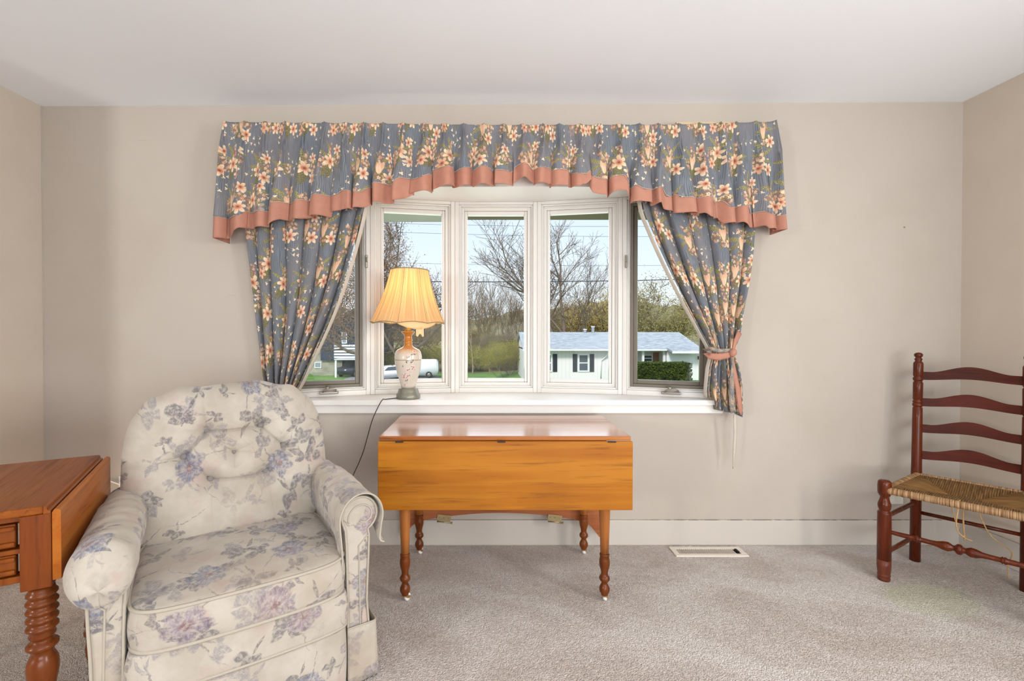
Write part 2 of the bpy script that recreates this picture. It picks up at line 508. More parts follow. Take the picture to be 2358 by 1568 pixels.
# recliner tapestry: faded floral on cream
def tapestry(name, seed, cs=.24, pink=0.0):
    g = G(name); u, v, _ = g.sep(g.tc('UV'))
    nz = g.noise(g.comb(u, v), 6.0, 3); nz2 = g.noise(g.comb(u + 4.0, v), 7.0, 3)
    nz3 = g.noise(g.comb(u, v), 26.0, 2)
    nx = u + (nz - .5) * .07 + (nz3 - .5) * .016; ny = v + (nz2 - .5) * .07 + (nz3 - .5) * .02
    n1 = g.noise(g.comb(u, v), 8.0, 4, .6)
    col = g.mix(g.ss(n1, .3, .7), srgb(194, 186, 174), srgb(176, 166, 152))
    # rubbed rose shadows of faded flowers
    col = g.mix(g.ss(g.noise(g.comb(u + 7.0, v), 5.5, 5, .7), .53, .66) * (.55 + pink), col, srgb(182, 156, 148))
    brk = g.ss(g.noise(g.comb(u, v), 70.0, 5, .75), .40, .56)          # broken ink
    brk2 = g.ss(g.noise(g.comb(u * 2.0, v * .7), 60.0, 3, .7), .42, .6)
    grey = srgb(112, 108, 112); lgrey = srgb(154, 148, 148); blue = srgb(118, 123, 144); mauve = srgb(150, 132, 142); dk = srgb(72, 68, 74)
    x, y, c = g.cell(nx, ny, cs, .7, seed)
    a0 = c[0] * 6.28
    # stems
    st = mx(g.blade(x, y, a0 + 1.2, .6, .014, 1.2), g.blade(x, y, a0 + 3.6, .6, .012, -1.3), g.blade(x, y, a0 + 5.2, .5, .012, 1.6))
    col = g.mix(st * .6 * brk, col, grey)
    # leaves on their own finer cells
    for s2, size, ang, on in ((1.3, cs * .52, 0.0, .24), (6.1, cs * .66, 2.0, .28), (9.4, cs * .36, 1.0, .55)):
        lx, ly, lc = g.cell(nx, ny, size, .8, seed + s2)
        q = lc[0] * 6.28 + ang
        lm = mx(g.blade(lx, ly, q, .46, .15, .5), g.blade(lx, ly, q + 1.25, .38, .14, -.5), g.blade(lx, ly, q + 2.6, .36, .12, .6), g.blade(lx, ly, q + 4.2, .42, .05, .9))
        lcl = g.mix(g.ss(lc[1], .4, .6), grey, lgrey); lcl = g.mix(g.ss(g.m('SINE', (lx * 1.3 + ly) * 90.0), .3, .9) * .2, lcl, dk)
        col = g.mix(lm * g.ss(lc[2], on, on + .03) * (brk * .6 + .22), col, lcl)
    # morning-glory blooms
    m_, r_, w_ = g.star(x, y, 5, .24, c[1] * 3.0, .14, .74)
    fcol = g.mix(g.ss(c[2], .40, .60), mauve, blue)
    veins = g.ss(g.m('ABSOLUTE', g.m('SINE', g.m('ARCTAN2', y, x) * 7.0 + nz * 30.0)), .55, .95)
    fcol = g.mix(veins * .22, fcol, srgb(212, 204, 206)); fcol = g.mix(g.ss(r_, .09, .02), fcol, srgb(120, 84, 92))
    rim = g.ss(r_, .05, .18)
    fcol = g.mix(rim * .55 * brk2, fcol, dk)
    col = g.mix(m_ * (brk * .6 + .22) * g.ss(c[0], .25, .3), col, fcol)
    # soft dirt on the cloth
    col = g.mix(g.ss(g.noise(g.comb(u, v), 2.4, 3), .45, .72) * .5, col, srgb(166, 150, 130))
    h = g.noise(g.comb(u, v), 30.0, 4, .6); wv = g.noise(g.comb(u, v), 700.0, 1)
    M[name] = g.done(g.bsdf(col, .8, 0, g.bump(h + wv * .15, .25, .006), .2, sheen=.2))
tapestry('recliner_back_cloth', 2.0)
tapestry('recliner_seat_cloth', 21.0, .26, .08)
tapestry('recliner_front_cloth', 34.0, .24)
tapestry('recliner_arm_cloth', 47.0, .22)
plain('button_cloth', srgb(132, 126, 122), .8, bump=.1, bs=300)
plain('recliner_piping', srgb(178, 169, 154), .8, bump=.1, bs=300)

# lamp shade
g = G('pleated_shade')
u, v, _ = g.sep(g.tc('UV'))
pl = g.noise(g.comb(u * 26.0, v * .7), 1.0, 3, .6)
col = g.mix(g.ss(pl, .35, .65), srgb(236, 206, 160), srgb(250, 228, 190))
t = g.node('ShaderNodeBsdfTranslucent'); g.put(t.inputs[0], g.mix(g.ss(pl, .35, .65), srgb(222, 158, 84), srgb(250, 212, 142)))
M['pleated_shade'] = g.done(g.shader_mix(.62, g.bsdf(col, .8, 0, None, .2), S(g, t.outputs[0])))
cloth('shade_lining', srgb(250, 224, 180), .5)
plain('shade_trim', srgb(150, 132, 108), .7)

# glazed vase: amber shoulders, cream body, blossom decal
g = G('glazed_vase'); o = g.tc('Object'); x, y, z = g.sep(o)
th = g.m('ARCTAN2', x, -y)         # 0 faces the room
amb = g.ss(z + (g.noise(o, 9, 2) - .5) * .03, .235, .305)
col = g.mix(amb, srgb(212, 202, 188), srgb(186, 118, 40))
col = g.mix(g.ss(g.m('ABSOLUTE', z - .2175), .0022, .0012), col, srgb(150, 130, 98))
ux = th * .072; uy = z - .0
dens = g.ell(ux - .018 + (uy - .18) * -.35, uy - .18, .046, .12, .4)
px_, py_, pc = g.cell(ux, uy, .033, .8, 3.0)
bl_, br_, bw_ = g.star(px_, py_, 5, .42, pc[0] * 3.0, .2, .5)
lf = mx(g.blade(px_, py_, pc[1] * 6.28, .5, .12, .4), g.blade(px_, py_, pc[2] * 6.28 + 2.0, .5, .1, -.4), g.blade(px_, py_, pc[2] * 6.28 + 4.0, .7, .03, .4))
col = g.mix(lf * dens, col, srgb(100, 100, 72))
bc = g.mix(g.ss(br_, .3, .05), srgb(238, 214, 208), srgb(196, 128, 136))
col = g.mix(bl_ * dens * g.ss(pc[0], .25, .3), col, bc)
M['glazed_vase'] = g.done(g.bsdf(col, .18, 0, None, .5, .6, .06))

# window glass: clear with a mirror share that grows at grazing angles
g = G('window_glass')
tr = g.node('ShaderNodeBsdfTransparent'); tr.inputs[0].default_value = (.985, .99, .985, 1)
gl = g.node('ShaderNodeBsdfGlossy'); gl.inputs['Roughness'].default_value = .02
fr = g.node('ShaderNodeFresnel'); fr.inputs[0].default_value = 1.12
M['window_glass'] = g.done(g.shader_mix(S(g, fr.outputs[0]), S(g, tr.outputs[0]), S(g, gl.outputs[0])))

# rush
g = G('rush'); u, v, _ = g.sep(g.tc('UV'))
n = g.noise(g.comb(u * 160.0, v * 12.0), 1.0, 3)
st = g.m('SINE', u * 2 * pi / .0062)
col = g.mix(g.ss(n, .3, .7), srgb(116, 80, 38), srgb(172, 132, 78))
col = g.mix(g.ss(st, -.2, -.95) * .8, col, srgb(52, 32, 18))
M['rush'] = g.done(g.bsdf(col, .6, 0, g.bump(st + n * .6, .6, .003), .4))
g = G('rush_edge'); u, v, _ = g.sep(g.tc('UV'))
n = g.noise(g.comb(u * 260.0, v * 6.0), 1.0, 3)
col = g.mix(g.ss(n, .35, .65), srgb(112, 70, 34), srgb(184, 152, 112))
M['rush_edge'] = g.done(g.bsdf(col, .55, 0, g.bump(n, .3, .002), .4))
plain('rush_strand', srgb(186, 148, 96), .6, var=.2, vs=40)

# outside
def ground_mat(name, a, b_, s, bs=30):
    g = G(name); o = g.tc('Object'); n = g.noise(o, s, 4); n2 = g.noise(o, s * 8, 3)
    c = g.mix(g.ss(n, .35, .65), a, b_); c = g.mix(g.ss(n2, .4, .7, 0, .4), c, tuple(k * .6 for k in a[:3]) + (1,))
    M[name] = g.done(g.bsdf(c, .9, 0, g.bump(n2, .3, .05), .1))
ground_mat('grass', srgb(100, 138, 68), srgb(126, 160, 86), .6)
ground_mat('asphalt', srgb(136, 136, 136), srgb(160, 160, 160), .9)
ground_mat('leaf_litter', srgb(150, 136, 96), srgb(168, 150, 110), .5)
ground_mat('hill_woods', srgb(128, 124, 100), srgb(152, 140, 104), .05)
ground_mat('stone_veneer', srgb(150, 146, 130), srgb(186, 182, 166), 1.5)
def bark(name, c1, c2):
    g = G(name); o = g.tc('Object'); n = g.noise(o, 3, 3)
    M[name] = g.done(g.bsdf(g.mix(n, c1, c2), .9, 0, None, .1))
bark('bark_dark', srgb(108, 94, 84), srgb(144, 128, 114))
bark('bark_grey', srgb(136, 120, 104), srgb(176, 158, 136))
def leaves(name, c1, c2, c3=None):
    g = G(name); o = g.tc('Object'); n = g.noise(o, 2.2, 3)
    c = g.mix(g.ss(n, .35, .65), c1, c2)
    if c3: c = g.mix(g.ss(g.noise(o, 9.0, 2), .55, .62), c, c3)
    sh = g.bsdf(c, .8, 0, None, .1)
    t = g.node('ShaderNodeBsdfTranslucent'); g.put(t.inputs[0], c)
    M[name] = g.done(g.shader_mix(.3, sh, S(g, t.outputs[0])))
leaves('leaf_russet', srgb(170, 124, 100), srgb(192, 150, 118), srgb(150, 134, 108))
leaves('leaf_olive', srgb(160, 154, 98), srgb(190, 180, 120), srgb(150, 130, 92))
leaves('leaf_yellow', srgb(212, 186, 104), srgb(226, 204, 130), srgb(186, 168, 110))
leaves('leaf_brown', srgb(192, 168, 130), srgb(212, 192, 148), srgb(180, 172, 114))
leaves('leaf_green', srgb(156, 162, 74), srgb(172, 172, 80), srgb(186, 132, 60))
leaves('leaf_hedge', srgb(70, 90, 44), srgb(104, 120, 58), srgb(52, 66, 36))
g = G('shingles'); x, y, z = g.sep(g.tc('Object'))
n = g.noise(g.comb(x * 1.0, z * 6.0, y * 3.0), 2.4, 3); row = g.m('SINE', z * 48.0)
c = g.mix(g.ss(n, .3, .7), srgb(150, 158, 166), srgb(192, 198, 204)); c = g.mix(g.ss(row, .75, 1.0) * .35, c, srgb(110, 116, 124))
M['shingles'] = g.done(g.bsdf(c, .85, 0, None, .2))
g = G('board_siding'); x, y, z = g.sep(g.tc('Object'))
row = g.m('SINE', x * 2 * pi / .3)
c = g.mix(g.ss(row, .93, 1.0) * .35, srgb(244, 238, 240), srgb(184, 182, 186))
M['board_siding'] = g.done(g.bsdf(c, .6, 0, None, .3))
g = G('blue_siding'); x, y, z = g.sep(g.tc('Object'))
row = g.m('SINE', x * 2 * pi / .35)
c = g.mix(g.ss(row, .85, 1.0) * .4, srgb(54, 64, 82), srgb(38, 46, 60))
M['blue_siding'] = g.done(g.bsdf(c, .6, 0, None, .3))
g = G('brick'); v = g.tc('Object'); n = g.node('ShaderNodeTexBrick'); x, y, z = g.sep(v)
g.put(n.inputs['Vector'], g.comb(x, z)); n.inputs['Scale'].default_value = 5
n.inputs['Color1'].default_value = srgb(150, 88, 72); n.inputs['Color2'].default_value = srgb(176, 112, 92); n.inputs['Mortar'].default_value = srgb(190, 176, 166)
M['brick'] = g.done(g.bsdf(S(g, n.outputs[0]), .85))
plain('house_white', srgb(240, 241, 242), .5)
plain('shutter', srgb(44, 48, 58), .5)
plain('roof_charcoal', srgb(140, 142, 150), .8, var=.1, vs=3)
plain('dark_glass', srgb(84, 92, 104), .1)
plain('curtained_glass', srgb(150, 158, 168), .2)
plain('vehicle_white', srgb(238, 240, 244), .2, coat=.5)
plain('vehicle_dark', srgb(40, 44, 54), .3, coat=.5)
plain('tyre', srgb(36, 36, 38), .8)
plain('red_lens', srgb(190, 40, 36), .3)
plain('wire_black', srgb(52, 56, 64), .6)
plain('wire_grey', srgb(104, 112, 124), .6)
plain('eave_olive', srgb(142, 132, 112), .7, var=.06, vs=2)
plain('eave_pale', srgb(214, 214, 212), .6)
plain('carport_shade', srgb(90, 84, 82), .9)  # dark colour stands in for the shade under the carport
plain('yellow_plastic', srgb(232, 184, 40), .5)

# ------------------------------------------------------------------ the room shell
XL, XR, YR = -2.455, 2.636, -2.6
CZL, CZR = 2.431, 2.455
def cz(x): return lerp(CZL, CZR, (x - XL) / (XR - XL))
def structure(o, label=None):
    o['kind'] = 'structure'
    if label: o['label'] = label
    return o

structure(MB().span((XL - .15, YR - .15, -.12), (XR + .15, WALL_Y + .15, 0)).build('floor', M['carpet']), 'grey beige cut pile carpet covering the whole floor')
b = MB()
b.add([(XL - .15, YR - .15, cz(XL - .15)), (XR + .15, YR - .15, cz(XR + .15)), (XR + .15, WALL_Y + .15, cz(XR + .15)), (XL - .15, WALL_Y + .15, cz(XL - .15)),
       (XL - .15, YR - .15, 2.6), (XR + .15, YR - .15, 2.6), (XR + .15, WALL_Y + .15, 2.6), (XL - .15, WALL_Y + .15, 2.6)],
      [[0, 3, 2, 1], [4, 5, 6, 7], [0, 1, 5, 4], [1, 2, 6, 5], [2, 3, 7, 6], [3, 0, 4, 7]], None, False)
structure(b.build('ceiling', M['ceiling_paint']), 'plain white ceiling')
OX0, OX1, SZ, HZ = -1.165, 1.289, .812, 1.985
b = MB()
b.span((XL - .15, WALL_Y, -.1), (OX0, WALL_Y + .14, 2.5))
b.span((OX1, WALL_Y, -.1), (XR + .15, WALL_Y + .14, 2.5))
b.span((OX0, WALL_Y, -.1), (OX1, WALL_Y + .14, SZ - .026))
b.span((OX0, WALL_Y, HZ + .016), (OX1, WALL_Y + .14, 2.5))
structure(b.build('wall_back', M['wall_paint']), 'warm greige wall around the bow window')
structure(MB().span((XL - .14, 1.45, -.1), (XL, WALL_Y, 2.5)).build('wall_left', M['side_wall_paint']), 'greige wall at the left edge')
structure(MB().span((XL - .14, YR - .1, -.1), (XL, -1.9, 2.5)).build('wall_left_rear', M['side_wall_paint']))
structure(MB().span((-4.9, YR - .1, -.1), (-4.8, WALL_Y + .1, 2.6)).build('wall_hall_left', M['side_wall_paint']))
structure(MB().span((-4.8, YR - .14, -.1), (XL - .14, YR, 2.6)).build('wall_hall_rear', M['side_wall_paint']))
structure(MB().span((-4.8, WALL_Y, -.1), (XL - .14, WALL_Y + .1, 2.6)).build('wall_hall_front', M['side_wall_paint']))
structure(MB().span((-4.9, YR - .1, -.12), (XL - .15, WALL_Y + .1, 0)).build('floor_hall', M['carpet']))
structure(MB().span((-4.9, YR - .1, 2.45), (XL - .15, WALL_Y + .1, 2.6)).build('ceiling_hall', M['ceiling_paint']))
structure(MB().span((XR, YR - .1, -.1), (XR + .14, WALL_Y, 2.5)).build('wall_right', M['side_wall_paint']), 'greige wall at the right edge behind the ladder-back chair')
structure(MB().span((XL, YR - .14, -.1), (XR, YR, 2.5)).build('wall_rear', M['side_wall_paint']))

g = G('baseboard_paint'); o_ = g.tc('Object'); x_, y_, z_ = g.sep(o_)
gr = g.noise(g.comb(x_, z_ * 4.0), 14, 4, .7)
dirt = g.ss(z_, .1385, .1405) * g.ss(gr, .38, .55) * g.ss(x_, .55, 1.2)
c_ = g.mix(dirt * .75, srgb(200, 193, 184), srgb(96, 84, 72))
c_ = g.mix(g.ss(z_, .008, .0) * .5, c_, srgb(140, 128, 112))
M['baseboard_paint'] = g.done(g.bsdf(c_, .5))
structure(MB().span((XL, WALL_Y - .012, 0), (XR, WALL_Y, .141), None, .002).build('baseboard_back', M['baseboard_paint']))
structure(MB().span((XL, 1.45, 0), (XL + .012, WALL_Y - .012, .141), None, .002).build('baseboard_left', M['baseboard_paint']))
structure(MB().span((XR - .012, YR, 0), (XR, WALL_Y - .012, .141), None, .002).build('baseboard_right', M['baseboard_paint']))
structure(MB().span((XL + .0005, WALL_Y - .006, .141), (XL + .006, WALL_Y, 2.43)).build('trim_corner_left', M['wall_paint']))

# ------------------------------------------------------------------ the bow window
UW = .505
P = [None] * 6
cx = .062
P[2] = Vector((cx - UW / 2, 2.83)); P[3] = Vector((cx + UW / 2, 2.83))
a1, a2 = R(10.5), R(20.5)
P[4] = P[3] + Vector((cos(a1), -sin(a1))) * UW; P[5] = P[4] + Vector((cos(a2), -sin(a2))) * UW
P[1] = P[2] + Vector((-cos(a1), -sin(a1))) * UW; P[0] = P[1] + Vector((-cos(a2), -sin(a2))) * UW

def ring(b, x0, x1, z0, z1, w, y0, y1, Mx, bev=.0015, wz0=None, wz1=None):
    wz0 = w if wz0 is None else wz0; wz1 = w if wz1 is None else wz1
    b.span((x0, y0, z0), (x0 + w, y1, z1), Mx, bev); b.span((x1 - w, y0, z0), (x1, y1, z1), Mx, bev)
    b.span((x0 + w, y0, z0), (x1 - w, y1, z0 + wz0), Mx, bev); b.span((x0 + w, y0, z1 - wz1), (x1 - w, y1, z1), Mx, bev)

for i in range(5):
    p0, p1 = P[i], P[i + 1]
    d = (p1 - p0).normalized(); ang = atan2(d.y, d.x)
    root = empty('window_%d' % (i + 1), (p0.x, p0.y, SZ), ang)
    tag(root, ['left end casement of the bow window, mostly behind the drape', 'second bow window light, behind the lamp',
               'middle light of the bow window, facing the room', 'fourth bow window light, showing the white house',
               'right end casement of the bow window beside the tied drape'][i], kind='structure')
    H = HZ - SZ; W = UW
    fr_ = MB()
    ring(fr_, .0, W, 0, H, .025, 0, .09, None, .003, .03, .018)          # casing
    ring(fr_, .025, W - .025, .03, H - .018, .010, .012, .09, None, .002)
    ring(fr_, .035, W - .035, .04, H - .028, .008, .006 + .018, .09, None, .002)
    if i in (0, 4):
        fr_.build('frame', M['vinyl_white'], root)
        sh_ = MB(); ring(sh_, .043, W - .043, .048, H - .036, .018, .020, .045, None, .002)
        sf = sh_.build('screen_frame', M['bronze_frame'], root); sf['label'] = 'bronze brown screen frame'
        s2 = MB(); ring(s2, .061, W - .061, .066, H - .054, .022, .034, .08, None, .002)
        s2.build('sash', M['bronze_frame'], root)
        gx, gz0, gz1 = .083, .088, H - .076
        # crank operator on the bottom rail
        ck = MB(); ck.box((.27, -.012, .024), (.105, .028, .016), None, .005)
        ck.tube([(.235, -.026, .030), (.25, -.034, .044), (.285, -.034, .046), (.31, -.03, .036)], .006, 8)
        ck.lathe([(-.012, .011), (.012, .011)], (0, 0, 0), 12, Matrix.Translation((.262, -.026, .052)) @ Matrix.Rotation(R(60), 4, 'X'))
        c_ = ck.build('crank_handle', M['crank_metal'], root); c_['label'] = 'grey metal crank on the bottom rail'
        lk = MB(); lx = .022 if i == 4 else W - .022
        lk.box((lx, -.006, .79), (.014, .014, .075), None, .003); lk.box((lx, -.018, .80), (.008, .016, .03), None, .003)
        lk.build('sash_lock', M['crank_metal'], root)
    else:
        ring(fr_, .043, W - .043, .048, H - .036, .014, .024, .09, None, .002)
        fr_.build('frame', M['vinyl_white'], root)
        s2 = MB(); ring(s2, .057, W - .057, .062, H - .050, .018, .034, .08, None, .004, .022, .022)
        s2.build('sash', M['vinyl_white'], root)
        gx, gz0, gz1 = .075, .084, H - .072
    MB().span((gx - .004, .055, gz0 - .004), (W - gx + .004, .059, gz1 + .004)).build('pane', M['window_glass'], root)

# posts that close the joints, seat board, head board, apron
b = MB()
for k in range(1, 5):
    b.span((P[k].x - .022, P[k].y + .012, SZ), (P[k].x + .022, P[k].y + .09, HZ), None, .002)
b.span((OX0 - .03, WALL_Y + .015, SZ), (P[0].x + .004, WALL_Y + .10, HZ)); b.span((P[5].x - .004, WALL_Y + .015, SZ), (OX1 + .03, WALL_Y + .10, HZ))
structure(b.build('trim_1', M['vinyl_white']), 'white posts between the lights of the bow window')
outer = [(p.x, p.y + .095) for p in P]
poly = [(OX0 - .035, 2.508), (OX1 + .035, 2.508), (OX1 + .035, 2.553), (OX1, 2.553), (OX1, 2.62)] + outer[::-1][1:-1] + [(OX0, 2.62), (OX0, 2.553), (OX0 - .035, 2.553)]
structure(MB().prism(poly, SZ - .026, SZ, 'z').build('trim_2', M['trim_white']), 'white seat board of the bow window')
poly2 = [(OX0, WALL_Y + .003), (OX1, WALL_Y + .003), (OX1, 2.62)] + outer[::-1][1:-1] + [(OX0, 2.62)]
structure(MB().prism(poly2, HZ, HZ + .016, 'z').build('trim_3', M['trim_white']), 'white head board over the bow window')
structure(MB().span((OX0 - .03, WALL_Y - .014, HZ - .002), (OX1 + .03, WALL_Y + .002, HZ + .085), None, .003).build('trim_6', M['trim_white']), 'white head casing behind the valance')
structure(MB().span((OX0 - .02, WALL_Y - .02, .735), (OX1 + .02, WALL_Y, SZ - .026), None, .004).build('trim_4', M['trim_white']), 'white apron board under the seat board')
# cladding above the bow and the eave outside
structure(MB().prism(poly2, HZ + .016, 2.30, 'z').build('trim_5', M['eave_pale']))
structure(MB().span((-.22, 2.9, 1.985), (3.6, 3.285, 2.12)).build('roof_eave', M['eave_olive']), 'olive underside of the eave above the window')
structure(MB().span((-3.6, 2.9, 1.97), (-.222, 3.285, 2.12)).build('roof_eave', M['eave_pale']), 'pale underside of the eave at the left')

# ------------------------------------------------------------------ valance
rng = random.Random(5)
PLEAT_PX = [518,565,612,659,703,748,797,839,883,929,976,1023,1068,1114,1159,1203,1250,1287,1334,1379,1425,1471,1514,1561,1608,1658,1693,1738,1784]
NPL = len(PLEAT_PX)
BLUE = [(497,503),(540,502),(560,500),(566,488),(620,487),(640,478),(646,467),(690,468),(697,462),(728,461),(737,450),(783,449),(790,440),(835,444),(845,432),(880,424),(920,426),(928,412),(972,415),(980,405),(1010,392),(1034,388),(1040,398),(1085,384),(1092,398),(1115,388),(1125,396),(1150,393),(1168,396),(1205,377),(1222,390),(1262,386),(1266,396),(1288,392),(1320,398),(1340,404),(1348,392),(1375,412),(1400,413),(1430,406),(1436,436),(1470,430),(1474,440),(1522,432),(1528,452),(1560,447),(1565,458),(1618,458),(1622,466),(1664,462),(1668,480),(1708,474),(1712,492),(1748,488),(1754,497),(1797,497)]
BAND = [(495,552),(540,548),(560,528),(640,520),(650,507),(700,507),(715,496),(755,499),(770,487),(838,478),(850,472),(880,468),(925,466),(940,448),(985,444),(1010,436),(1040,429),(1060,431),(1090,424),(1100,431),(1150,424),(1170,427),(1205,410),(1230,424),(1262,422),(1268,430),(1290,428),(1335,430),(1345,412),(1355,416),(1368,446),(1400,452),(1425,440),(1436,440),(1440,468),(1470,466),(1500,472),(1518,468),(1524,480),(1560,492),(1610,494),(1615,504),(1655,500),(1662,516),(1700,512),(1708,524),(1750,522),(1752,530),(1797,530)]
VD = 2.452
folds = [(rng.uniform(.7, 1.25), rng.uniform(-.25, .25), rng.uniform(-.12, .12)) for _ in range(NPL + 1)]
def pxk(k):
    i = int(min(max(math.floor(k), 0), NPL - 2)); return lerp(PLEAT_PX[i], PLEAT_PX[i + 1], k - i)
def valance_pt(k, t, z_at_one, ext=0.0):
    """k along the pleats, t: 0 top .. 1 hem of the blue, ext>0 for the band"""
    kk = min(max(k, 0), NPL - 1)
    i = int(round(kk)); i = min(max(i, 0), NPL - 1); ph = k - i
    fa = folds[i]
    px = pxk(kk)
    flare = t * ((px - 1150) / 650.0) * 12 if abs(px - 1150) > 350 else t * ((px - 1150) / 650.0) * 4
    x0 = (px - 1119 + flare) * VD / F_PX
    # depth of the folds
    hd = .36
    if t < hd:
        q = t / hd
        w = lerp(.12, .06, q); A = lerp(.011, .036, q)
        yy = A * exp(-(ph / w) ** 2) * (1 + .7 * cos(ph / w * 7.0)) / 1.4 + .004 * (1 - abs(ph) * 2)
        lat = 0.0
    else:
        q = min(1.3, (t - hd) / (1 - hd)); w = lerp(.08, .27, min(1, q * 1.4)); A = lerp(.034, .052 * fa[0], min(1, q))
        pp = ph - fa[2] * q
        yy = A * exp(-(pp / w) ** 2) * (1 + .3 * (1 - min(1, q * 1.6)) * cos(pp / w * 5.0)) + .008 * q * sin(k * 13.1 + fa[1] * 9)
        lat = .020 * min(1, q) * sin(2 * pi * ph + fa[1] * 2) * fa[0]
    yy += .016 * t * (1.0 if True else 0)
    y = VD - yy + .012
    ztop = CAM_H + (768 - interp([(515, 281), (1150, 288), (1560, 287), (1790, 280)], px)) * VD / F_PX
    z = lerp(ztop + .003 * exp(-(ph / .12) ** 2), z_at_one, min(t, 1))
    return Vector((x0 + lat, y, z - ext))
def zhem(k, tab):
    px = pxk(min(max(k, 0), NPL - 1))
    flare = (px - 1150) / 650.0 * (12 if abs(px - 1150) > 350 else 4)
    return CAM_H - (interp(tab, px + flare) - 768) * (VD - .03) / F_PX
val = empty('valance', (0, 0, 0))
tag(val, 'blue floral pinch-pleated valance with a peach hem band above the bow window', 'valance')
KN = NPL - 1
b = MB()
NU = KN * 28
b.grid(lambda a, t: valance_pt(a * KN, t, zhem(a * KN, BLUE)), NU, 44, lambda a, t: (a * KN * .178, -t * lerp(.55, .55, t) ))
# returns to the wall at both ends
for side in (0, 1):
    k_ = 0 if side == 0 else KN
    def ret(a, t, k_=k_, side=side):
        p = valance_pt(k_, t, zhem(k_, BLUE))
        return Vector((p.x + (a * .012 * (1 if side else -1)) * sin(a * pi), lerp(p.y, WALL_Y - .004, a), p.z))
    b.grid(ret, 6, 30, lambda a, t, s_=side: (KN * .178 * s_ + a * .1, -t * .55))
# uv: true height
o = b.build('pleated_cloth', M['valance_cloth'], val, fixn=False)
me = o.data; uvl = me.uv_layers[0].data
for l in me.loops:
    uvl[l.index].uv = (uvl[l.index].uv[0], me.vertices[l.vertex_index].co.z)
solidify(o, .0012, -1)
def band_pt(a, t):
    k = a * KN; z0 = zhem(k, BLUE); z1 = zhem(k, BAND)
    z1 = min(z1, z0 - .05)
    p = valance_pt(k, 1.0, z0); q = valance_pt(k, 1.16, z0)
    r = p.lerp(q, t); r.z = lerp(z0 + .012, z1, t); r.y += .0035
    r.x += .004 * sin(k * 9.0) * t
    return r
b = MB(); b.grid(band_pt, NU, 10)
for side in (0, 1):
    k_ = 0 if side == 0 else KN
    def retb(a, t, k_=k_, side=side):
        p = band_pt(side, t); z1 = p.z
        return Vector((p.x, lerp(p.y, WALL_Y - .004, a), z1))
    b.grid(retb, 5, 8)
o = b.build('hem_band', M['peach_band'], val, fixn=False); o['label'] = 'peach hem band'; solidify(o, .001, 0)
# thin cream cord in the seam
b = MB(); b.tube([valance_pt(i / 8.0, 1.0, zhem(i / 8.0, BLUE)) + Vector((0, -.0015, 0)) for i in range(KN * 8 + 1)], .0014, 5)
b.build('piping', M['lining'], val)
bd = MB().span((at(1555, 0, 2.48).x, 2.475, 2.20), (at(1700, 0, 2.48).x, WALL_Y, at(0, 283, 2.48).z), None, .002).build('curtain_board', M['tan_board'])
tag(bd, 'tan mounting board showing above the right part of the valance', 'board')

# ------------------------------------------------------------------ drapes
def drape(name, left, right, nf, ybot, ytie, seed, mat, d0, label, side, ytop=330):
    """left/right: (y, px) tables of the edges in the photo at depth d0"""
    rr = random.Random(seed)
    ph = [rr.uniform(-.35, .35) for _ in range(nf + 2)]; am = [rr.uniform(.65, 1.25) for _ in range(nf + 2)]
    root = empty(name, (0, 0, 0)); tag(root, label, 'curtain')
    def pt(a, t):
        y = lerp(ytop, ybot(a) , t)
        z = CAM_H - (y - 768) * d0 / F_PX
        l = sinterp(left, y); r = sinterp(right, y)
        w = r - l
        f = a * nf; i = int(f) % (nf + 1); fr = f - int(f)
        tw = (w * d0 / F_PX)
        A = .020 + .016 * (1 - min(1, tw / .62))
        aa = am[int(f + .5) % (nf + 1)]
        s_ = a + .32 / nf * sin(2 * pi * f + ph[i % nf] * 0) * .5 + .01 * sin(t * 5 + a * 9)
        x = (lerp(l, r, s_) - 1119) * d0 / F_PX
        dep = A * aa * cos(2 * pi * f + ph[2] + .6 * sin(t * 4 + a * 3)) + .008 * sin(f * 2.7 + t * 6)
        if abs(y - ytie) < 60: dep *= lerp(.45, 1, abs(y - ytie) / 60)
        dd = d0 - dep + .008
        return Vector((x, min(dd, WALL_Y - .006), z))
    W = 1.30
    b = MB(); b.grid(pt, nf * 16, 90, lambda a, t: (a * W, t))
    o = b.build('cloth', mat, root, fixn=False)
    uvl = o.data.uv_layers[0].data
    for l in o.data.loops:
        uvl[l.index].uv = (uvl[l.index].uv[0], o.data.vertices[l.vertex_index].co.z)
    solidify(o, .0015, -1)
    # pale lining turned at the window edge
    ae = 1.0 if side > 0 else 0.0
    def lin(a, t):
        p = pt(ae, t); 
        return p + Vector((side * (.006 + .016 * a * (1 - .5 * t)), .004 + .020 * a, 0))
    b = MB(); b.grid(lin, 4, 80); o = b.build('lining', M['lining'], root, fixn=False); o['label'] = 'cream lining at the window edge'; solidify(o, .0015, 0)
    return root, pt

